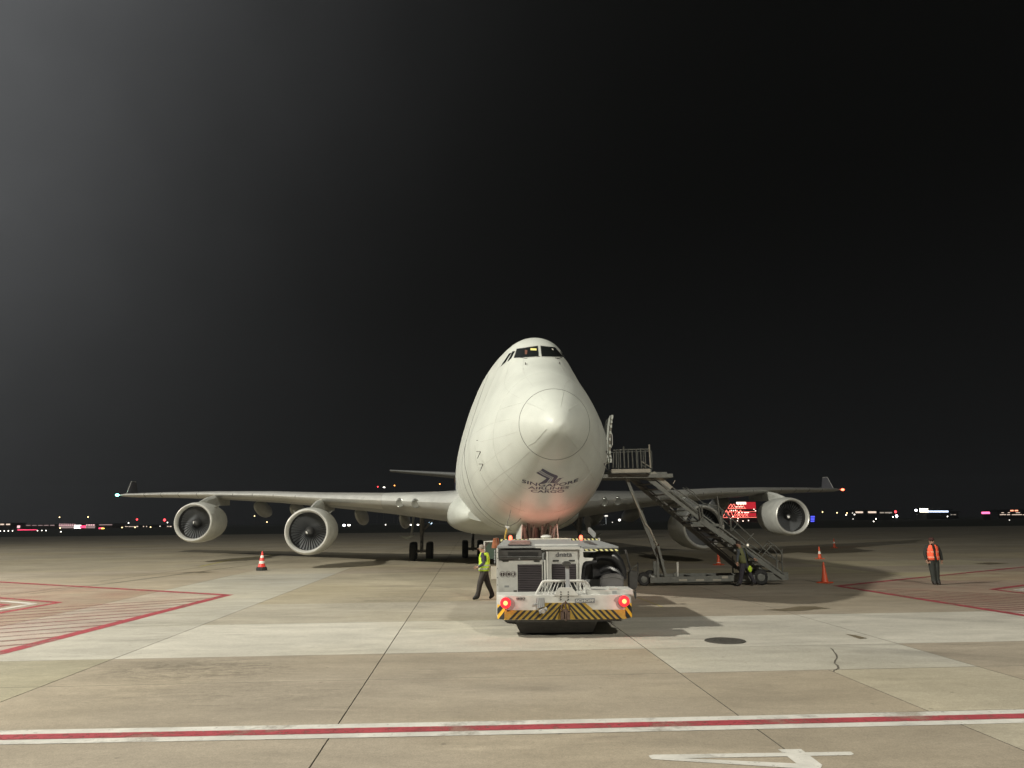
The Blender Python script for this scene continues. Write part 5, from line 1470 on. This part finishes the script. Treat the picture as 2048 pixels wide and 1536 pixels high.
# the walking man left of the tug, seen from the side, walking to the left
lo = at(966, 1199.5, z=0)
person('grey haired man in a yellow vest walking left beside the tug', (lo.x, lo.y, 0), 0,
    dict(pelvis=(.04, 0, .97, .125, .13), waist=(.045, 0, 1.12, .13, .13), chest=(.045, 0, 1.38, .14, .14), neck=(.0, 0, 1.54, .06), headb=(-.03, 0, 1.60, .064), head=(-.055, 0, 1.675, .088, .078), crown=(-.04, 0, 1.745, .064),
     sh_l=(.0, -.18, 1.47, .062), el_l=(.05, -.24, 1.20, .052), wr_l=(-.13, -.25, 1.08, .036), ha_l=(-.215, -.24, 1.06, .030, .028),
     sh_r=(.0, .18, 1.47, .062), el_r=(.10, .24, 1.20, .052), wr_r=(.12, .24, .98, .036), ha_r=(.11, .24, .90, .030, .028),
     hip_l=(.03, -.09, .90, .098), kn_l=(-.10, -.09, .52, .076), an_l=(-.175, -.09, .11, .055), he_l=(-.14, -.09, .05, .042), to_l=(-.35, -.09, .04, .040),
     hip_r=(.05, .09, .90, .098), kn_r=(.16, .09, .50, .074), an_r=(.335, .09, .13, .054), he_r=(.37, .09, .08, .042), to_r=(.20, .09, .035, .038)),
    (SKINM, DKBL, DKBR, BOOT), vest=(VYEL, BAND, 0.0, dict(bands=(.02, .13))), hair=mat('grey_hair', (.22, .19, .16), .8), face=R(-90))
# the worker bending at the foot of the stairs, in their shade
lo = at(1492, 1172, z=0)
person('worker in a dark vest with a yellow patch, striding at the foot of the stairs', (lo.x-.05, lo.y, 0), 0,
    dict(pelvis=(.02, 0, .90, .13, .12), waist=(.0, 0, 1.05, .13, .12), chest=(-.05, 0, 1.30, .14, .13), neck=(-.10, 0, 1.45, .058), headb=(-.13, -.01, 1.51, .062), head=(-.16, -.02, 1.59, .084, .078), crown=(-.16, -.02, 1.66, .062),
     sh_l=(-.17, -.14, 1.37, .06), el_l=(-.26, -.18, 1.12, .05), wr_l=(-.30, -.25, .92, .036), ha_l=(-.31, -.28, .84, .03, .026),
     sh_r=(.08, .12, 1.38, .06), el_r=(.25, .06, 1.20, .05), wr_r=(.40, -.05, 1.05, .036), ha_r=(.47, -.08, 1.0, .03, .026),
     hip_l=(-.05, -.08, .84, .095), kn_l=(-.12, -.10, .48, .072), an_l=(-.20, -.08, .11, .052), he_l=(-.16, -.07, .05, .042), to_l=(-.40, -.10, .04, .038),
     hip_r=(.09, .08, .84, .095), kn_r=(.22, .04, .50, .072), an_r=(.42, .08, .12, .052), he_r=(.46, .09, .06, .040), to_r=(.30, .04, .035, .038)),
    (SKINM, mat('dusty_blue_shirt', (.07, .08, .09), .8, var=.2), DKBL, BOOT), vest=(mat('olive_vest', (.14, .15, .06), .7, var=.3, scale=8), BAND, .5, dict(bands=())), hair=mat('dark_hair', (.03, .02, .015), .8), face=R(-50))
lastp = [o for o in COL.objects if o.name.startswith('person')][-1]
mb = MB(); q = at(1500, 1138, lo.y-.22); mb.ball((q.x, q.y, q.z), (.085, .04, .13), 10); mb.build('vest_patch', VYEL, lastp, smooth=True)

# ------------------------------------------------------------------ far away: terminal, masts and lights
BWALL = mat('far_wall', (.30, .25, .24), .8, var=.2, scale=.05)
WIN = emit('window_light_warm', (1.0, .78, .62), 1.1); WINP = emit('window_light_pink', (1.0, .60, .62), 1.4)
DSEE = mat('far_roof_dark', (.03, .03, .03), .9)
def fbox(x0, y0, x1, y1, Y, depth, name, m_, parent):
    a_, b_ = at(x0, y1, Y), at(x1, y0, Y); mb = MB(); mb.box((a_.x, Y, a_.z), (b_.x, Y+depth, b_.z)); return mb.build(name, m_, parent)
YB = 820
def building(label, x0, y0, x1, y1, Y, wm=BWALL):
    c = at((x0+x1)/2, y1, Y); r_ = empty('terminal_building', label, 'building', (c.x, Y, 0)); a_, b_ = at(x0, y1, Y), at(x1, y0, Y)
    mb = MB(); mb.box((a_.x, Y, 0), (b_.x, Y+25, b_.z)); mb.build('wall', wm, r_)
    mb = MB(); mb.box((a_.x-2, Y-3, b_.z+.02), (b_.x+2, Y+27, b_.z+.8)); mb.build('roof', DSEE, r_); return r_
LITW = emit('lit_facade', (.85, .60, .58), .42)
b = building('long low terminal with a lit pinkish front at the far left', 33, 1048.5, 226, 1057.5, YB)
def lits(r_, xs, y0, y1, Y, m_, name='window'):
    for x0, x1 in xs: fbox(x0, y0, x1, y1, Y-.3, .2, name, m_, r_)
lits(b, [(x, x+9) for x in range(52, 110, 12)], 1048.5, 1051.5, YB, LITW)
lits(b, [(118+k*4.2, 121.4+k*4.2) for k in range(8)], 1047.6, 1051, YB, WINP)
lits(b, [(172+k*4.5, 175.5+k*4.5) for k in range(4)], 1047.6, 1051, YB, WINP)
lits(b, [(118, 152), (170, 190)], 1052, 1056.5, YB, LITW, 'lit_wall')
lits(b, [(34, 40)], 1051, 1056, YB, WINP); lits(b, [(198, 224)], 1048.5, 1050.5, YB, LITW)
b = building('short lit building cut by the left edge of the picture', -60, 1047, 22, 1056, YB+40); lits(b, [(0, 8), (12, 20)], 1047.5, 1050, YB+40, WIN)
b = building('distant dark building with a row of small yellow windows left of the outer engine', 243, 1050.5, 345, 1058, YB+200, DSEE)
lits(b, [(250+k*2.6, 251.6+k*2.6) for k in range(8)], 1052.5, 1053.8, YB+200, WIN); lits(b, [(272, 276), (286, 288), (292, 294), (334, 337), (339, 343)], 1052, 1053.8, YB+200, WIN)
RPINK = emit('pink_red_sign', (1.0, .06, .16), 2.2)
sg = at(51, 1066, 560); r_ = empty('illuminated_bus', 'long low vehicle glowing pink red on the apron at the far left', 'bus', (sg.x, 560, 0))
fbox(34, 1059, 46, 1066.5, 560, 3, 'body', RPINK, r_); fbox(47, 1059, 69, 1066.5, 560, 3, 'body', RPINK, r_)
a_, b_ = at(34, 1066, 559.9), at(69, 1066.5, 559.9); mb = MB(); mb.box((a_.x, 560.1, 0), (b_.x, 562.8, a_.z)); mb.build('undercarriage', BLK, r_)
for px_, lab, Yv, cols_ in (((197, 1055, 205, 1061), 'small red and yellow lit vehicle in front of the far terminal', 640, (RPINK, emit('yellow_l', (1, .65, .1), 4))), ((148, 1050, 168, 1057), 'white lit vehicle by the far terminal wall', 700, (emit('white_l', (1, .93, .9), 3), RPINK))):
    c = at(px_[0], px_[3], Yv); v_ = empty('service_vehicle', lab, 'vehicle', (c.x, Yv, 0))
    fbox(px_[0], px_[1], (px_[0]+px_[2])/2+1, px_[3], Yv, 3, 'body', cols_[0], v_); fbox((px_[0]+px_[2])/2+1.5, px_[1]+1, px_[2], px_[3]-1, Yv, 3, 'lamp', cols_[1], v_)
    a_ = at(px_[0], px_[3], Yv); b_ = at(px_[2], px_[3], Yv); mb = MB(); mb.box((a_.x, Yv+.2, 0), (b_.x, Yv+2.6, a_.z)); mb.build('undercarriage', BLK, v_)

# the red lit multi storey hall seen under the right wing
YR = 700
RL = emit('red_led', (.85, .03, .05), .65); RLB = emit('red_led_bright', (1.0, .20, .15), 2.4); RWHT = emit('white_led', (1, .75, .6), 3)
c = at(1480, 1050, YR); rh = empty('red_lit_hall', 'multi storey hall glowing red with lattice facade, seen between the right engines', 'building', (c.x, YR, 0))
a_, b_ = at(1456, 1045, YR), at(1512, 1007, YR); mb = MB(); mb.box((a_.x, YR+.5, 0), (b_.x, YR+30, b_.z)); mb.build('wall', DSEE, rh)
fbox(1490, 1004, 1511, 1018, YR-.4, 8, 'upper_block', RL, rh); fbox(1446, 1023, 1512, 1024.3, YR-.4, .4, 'floor_band', RLB, rh); fbox(1446, 1034, 1519, 1035.6, YR-.4, .4, 'floor_band', RLB, rh)
fbox(1473, 1004, 1492, 1009, YR-.6, .4, 'lit_window', RWHT, rh); fbox(1488, 1024.5, 1498, 1025.8, YR-.6, .3, 'lit_window', RWHT, rh)
fbox(1487, 1026, 1512, 1033, YR-.4, .4, 'lower_block', RL, rh)
for (x0, x1, y0, y1, n) in ((1456, 1490, 1008, 1016, 6), (1446, 1488, 1020, 1034, 6), (1470, 1496, 1027, 1033, 5)):
    w_ = (x1-x0)/n
    for k in range(n):
        for s_ in (0, 1):
            p = at(x0+w_*(k+s_), y0, YR-.6); q = at(x0+w_*(k+1-s_), y1, YR-.6); mb = MB(); mb.bar(p, q, .3, .4); mb.build('lattice_bar', RLB if (k+s_) % 3 else RL, rh)
fbox(1456, 1016.3, 1492, 1017.6, YR-.5, .3, 'floor_band', RLB, rh); fbox(1470, 1013, 1487, 1014.2, YR-.7, .3, 'floor_band', RWHT, rh)
for x, y in ((1463, 1021), (1467, 1021.5), (1471, 1020.5), (1478, 1025), (1484, 1025), (1476, 1037), (1497, 1041), (1461, 1037), (1486, 1042), (1475, 1041.5), (1508, 1018.5), (1511, 1021.5), (1466, 1033)):
    c = at(x, y, YR-1.2); mb = MB(); mb.ball(tuple(c), .55, 6); mb.build('lamp', RWHT, rh)
# row of lit office blocks on the right
YC = 900
for x0, y0, x1, y1, lab, mm in ((1711.5, 1022.8, 1726, 1026.2, 'small far block with a warm lit storey, left one of the pair', WIN), (1736.5, 1022.6, 1752.5, 1026.2, 'small far block with a warm lit storey, right one of the pair', WIN),
                        (1856, 1021.5, 1897, 1024.5, 'far hall with a long blue white lit front on the right', emit('blue_white', (.62, .75, 1.0), 3)),):
    b = building(lab, x0-3, y0-2, x1+3, y1+3, YC, DSEE); n = 4
    for k in range(n):
        fbox(x0+(x1-x0)*k/n, y0, x0+(x1-x0)*(k+.96)/n, y1, YC-.4, .3, 'window', mm, b)
    if x0 > 1800: fbox(1840, 1017, 1856, 1024.3, YC-1, .4, 'flood_panel', emit('warm_flood', (1, .93, .75), 6), b)
b = building('long far building with thin window rows at the right edge of the picture', 1996, 1019.5, 2080, 1032, YC, DSEE)
lits(b, [(2000, 2012), (2014, 2020), (2024, 2044), (2046, 2070)], 1028.6, 1030, YC, WIN); lits(b, [(2003, 2008), (2016, 2020), (2032, 2040)], 1024.8, 1026, YC, WIN)
lits(b, [(2021, 2027), (2030, 2036)], 1020, 1022.5, YC, emit('orange_glow', (1, .35, .2), 2.5))
b = building('dim far building right of the blue white hall', 1896, 1024, 1916, 1031, YC+50, DSEE); lits(b, [(1900, 1905), (1907, 1912)], 1028.6, 1030, YC+50, emit('dim_w', (1, .85, .7), .4))
b = building('dim angled far roof between the orange blocks and the red beacon', 1758, 1022, 1786, 1030, YC+80, DSEE); lits(b, [(1760, 1768), (1770, 1784)], 1024, 1026.5, YC+80, emit('dim_w', (1, .85, .7), .4))
sp = at(1974, 1028, 600); r_ = empty('illuminated_bus', 'small pink lit vehicle far off at the right', 'bus', (sp.x, 600, 0)); fbox(1968, 1023.5, 1979.5, 1027.8, 600, 3, 'body', emit('pink_sign', (1.0, .15, .35), 2.6), r_)
a_, b_ = at(1968, 1027.8, 600), at(1979.5, 1027.8, 600); mb = MB(); mb.box((a_.x, 600.2, 0), (b_.x, 602.8, a_.z)); mb.build('undercarriage', BLK, r_)
sp = at(1626, 1045, 420); r_ = empty('blue_sign', 'small blue lit sign peeping out behind the right outer engine', 'sign', (sp.x, 420, 0))
for k in range(4): fbox(1622, 1032+k*3.2, 1629.5-k*.3, 1034+k*3.2, 420, .5, 'light_bar', emit('blue_led', (.10, .12, 1.0), 1.6), r_)
a_ = at(1621, 1046, 421); b_ = at(1629, 1031, 421); mb = MB(); mb.box((a_.x, 420.6, 0), (b_.x, 421, b_.z)); mb.build('board', BLK, r_)
# parked airliner outline lights over the left wing: bright aircraft window bar
mast_m = mat('mast_steel', (.2, .2, .2), .5)
LC = dict(w=emit('lamp_white', (1, .93, .82), 6), y=emit('lamp_yellow', (1, .72, .35), 5), r=emit('lamp_red', (1, .05, .06), 5), b=emit('lamp_blue', (.5, .75, 1), 5), o=emit('lamp_orange', (1, .35, .08), 5), p=emit('lamp_big_white', (.95, .93, 1.0), 22), d=emit('lamp_dim', (.9, .85, .75), 1.6))
def far_lamp(x, y, Y, c, r, label, group=None, kind='distant_light', wide=1):
    q = at(x, y, Y); e = empty(kind, label, 'light', (q.x, Y, 0), group=group)
    zl = max(q.z, r*.6)
    r *= .60; mb = MB(); mb.ball((q.x, Y, zl), (r*wide, r, r), 8); mb.build('lamp', LC[c], e, smooth=True)
    mb = MB(); mb.tube([(q.x, Y+r*.5, 0), (q.x, Y+r*.5, max(.05, zl-r*.3))], .12, 5); mb.build('mast', mast_m, e)
W_ = 'small white lights scattered along the far side of the airfield'
for x, y, c_, lab in (
    (1709, 1029, 'w', 'tiny white light left of the pair of warm lit blocks, nearest to them'), (1705, 1026, 'd', 'dim speck of light just above a brighter one, left of the warm blocks'),
    (1692, 1030, 'w', 'tiny white light farther left of the warm lit blocks'), (1752, 1038, 'w', 'tiny white light below the right one of the two warm blocks'),
    (1706, 1038, 'd', 'dim speck low below the left one of the two warm blocks'), (1895, 1033, 'w', 'tiny white light just under the right end of the blue white hall'),
    (1582, 1028.5, 'w', 'tiny white light seen beside the spinner height of the right outer engine'), (1178, 1042, 'd', 'dim light left of the bright floodlight beside the nose'),
    (1225, 1048, 'd', 'dim light low between the funnel mast and the lamp right of it'), (922, 1063, 'w', 'tiny white light under the belly left of the body gear'),
    (795, 1028, 'w', 'tiny white light just under the left wing between engine and wing gear'), (771, 1049.5, 'w', 'tiny white light halfway between the left inner engine and the wing gear'),
    (1749, 1060, 'w', 'lone white ground light below the warm lit blocks on the right'), (2021, 1056, 'd', 'dim lone ground light low near the right edge'),
    (257, 1046, 'w', 'tiny white light left of the smaller red beacon'), (335, 1045, 'w', 'tiny white light just right of the larger red beacon'), (320, 1052.5, 'd', 'dim light low between the small yellow windows and the larger red beacon')):
    far_lamp(x, y, 480 if y > 1050 else 850, c_, .55 if y > 1050 else .95, lab, W_)
Y_ = 'yellowish lamps on masts on the horizon'
for x, y, lab in ((119, 1034.5, 'yellowish lamp high above the pink fronted terminal, left one of two'), (176, 1034, 'yellowish lamp high above the pink fronted terminal, right one of two'),
    (509, 1032, 'yellowish lamp under the left wing between the engines, higher one'), (534, 1044, 'yellowish lamp under the left wing between the engines, lower one'),
    (1645, 1024, 'yellow lamp alone between the right outer engine and the warm blocks'), (1674, 1025.5, 'yellowish lamp next right of the lone yellow lamp'), (1694, 1026, 'yellowish lamp closest to the warm blocks on their left'),
    (120, 1058, 'orange yellow lamp low in front of the pink fronted terminal'), (244, 1057, 'yellowish lamp at the left end of the small yellow windows'), (270, 1056.5, 'yellowish lamp below the middle of the small yellow windows'), (301, 1055.5, 'yellowish lamp between the small yellow windows and the larger red beacon')):
    far_lamp(x, y, 800, 'y', 1.0, lab, Y_)
G_ = 'row of white ground lights below the left terminal'
for x, lab in ((0.5, 'ground light cut by the left edge, first of the row'), (8.5, 'second ground light of the row from the left edge'), (16.5, 'third ground light of the row from the left edge'), (25, 'ground light just left of the pink red vehicle'),
    (75, 'ground light just right of the pink red vehicle'), (83.5, 'second ground light right of the pink red vehicle'), (92, 'last ground light of the row, right of the pink red vehicle')): far_lamp(x, 1062+(x > 50)*-.5, 430, 'w', .42, lab, G_, 'ground_light')
far_lamp(121, 1072, 330, 'w', .35, 'single white ground light below the lit terminal on the left', None, 'ground_light')
far_lamp(329, 1040, 760, 'r', 2.2, 'larger red beacon left of the left outer engine'); far_lamp(274, 1039, 760, 'r', 1.5, 'smaller red beacon left of the larger one')
T3 = 'red and orange obstruction lights above the left wing'
for x, y, lab in ((755.5, 973.5, 'red obstruction light left of the white bar above the left wing'), (789, 971, 'orange obstruction light right of the white bar above the left wing'), (879.5, 968, 'orange obstruction light above the left wing close to the fuselage')): far_lamp(x, y, 900, 'o' if x > 760 else 'r', 1.3, lab, T3)
far_lamp(768, 974.6, 900, 'w', .9, 'white lit bar between two red lights above the left wing', None, 'distant_light', 2.6)
far_lamp(688, 1051, 620, 'p', 1.5, 'brightest white floodlight seen right of the left inner engine'); far_lamp(698, 1050.5, 640, 'w', 1.1, 'white lit bar beside the bright floodlight', None, 'distant_light', 2.2)
far_lamp(861, 1046, 600, 'b', 1.6, 'bluish white lamp between the left wheels and the fuselage', None, 'distant_light', 1.4)
G4 = 'short white bars left of the wing gear leg'
for x, lab in ((814, 'short white light bar left of the wing gear, leftmost of three'), (822, 'short white light bar left of the wing gear, middle of three'), (836, 'short white light bar touching the wing gear leg, rightmost of three')): far_lamp(x, 1050, 700, 'w', .9, lab, G4, 'distant_light', 2)
q = at(809, 1045, 700); e = empty('lit_mast', 'slim white lit mast standing under the left wing', 'mast', (q.x, 700, 0)); fbox(808.3, 1036, 809.8, 1048, 700, .5, 'lit_panel', emit('dim_w2', (1, .95, .85), 1.2), e); mb = MB(); mb.tube([(q.x, 700.5, 0), (q.x, 700.5, q.z)], .3, 6); mb.build('mast', mast_m, e)
far_lamp(1200, 1037.5, 520, 'p', 1.7, 'bright white floodlight right of the nose'); far_lamp(1194, 1045, 515, 'o', 1.5, 'orange light just below the bright floodlight right of the nose')
far_lamp(1239, 1040, 640, 'w', 1.4, 'white lamp midway between the nose and the stair prop', None, 'distant_light', 1.3)
for x, lab in ((1250, 'orange light, left one of a close trio beside the stair prop'), (1255, 'orange light in the middle of a close trio beside the stair prop'), (1260, 'white light, right one of a close trio beside the stair prop')): far_lamp(x, 1030.5, 700, 'o' if x < 1258 else 'w', .9, lab, 'close trio of lights behind the stair prop')
q = at(1212, 1040, 560); e = empty('lit_mast', 'pale funnel topped mast lit from below, right of the nose', 'mast', (q.x, 560, 0))
fbox(1209.5, 1030.5, 1215.5, 1033, 560, .5, 'lamp_head', LC['d'], e); mb = MB(); mb.tube([(q.x, 560.3, 0), (q.x, 560.3, at(1212, 1032, 560).z)], .25, 6); mb.build('mast', emit('dim_w3', (.8, .85, .85), .25), e)
far_lamp(1791, 1023.5, 700, 'r', 1.9, 'dark red beacon above a white lamp on the right'); far_lamp(1793.5, 1032, 700, 'p', 1.6, 'round bright white lamp under the red beacon on the right'); far_lamp(1786, 1034, 700, 'w', .8, 'small white lamp left of the round bright one')
far_lamp(1832, 1020.5, 860, 'p', 1.9, 'bright round floodlight left of the blue white hall')
far_lamp(1424, 992, 140, 'w', .20, 'small white light just under the right wing edge above the stairs')

# haze
hz_ = MB(); hz_.box((-1400, -60, -1.2), (1400, 1300, 70))
HZ = bpy.data.materials.new('haze'); HZ.use_nodes = True
n = HZ.node_tree.nodes; n.remove(n['Principled BSDF'])
v_ = n.new('ShaderNodeVolumePrincipled'); v_.inputs['Density'].default_value = .00012; v_.inputs['Color'].default_value = (.9, .96, 1, 1); v_.inputs['Anisotropy'].default_value = 0.2
HZ.node_tree.links.new(v_.outputs['Volume'], n['Material Output'].inputs['Volume'])
tag(hz_.build('haze', HZ), kind='stuff')
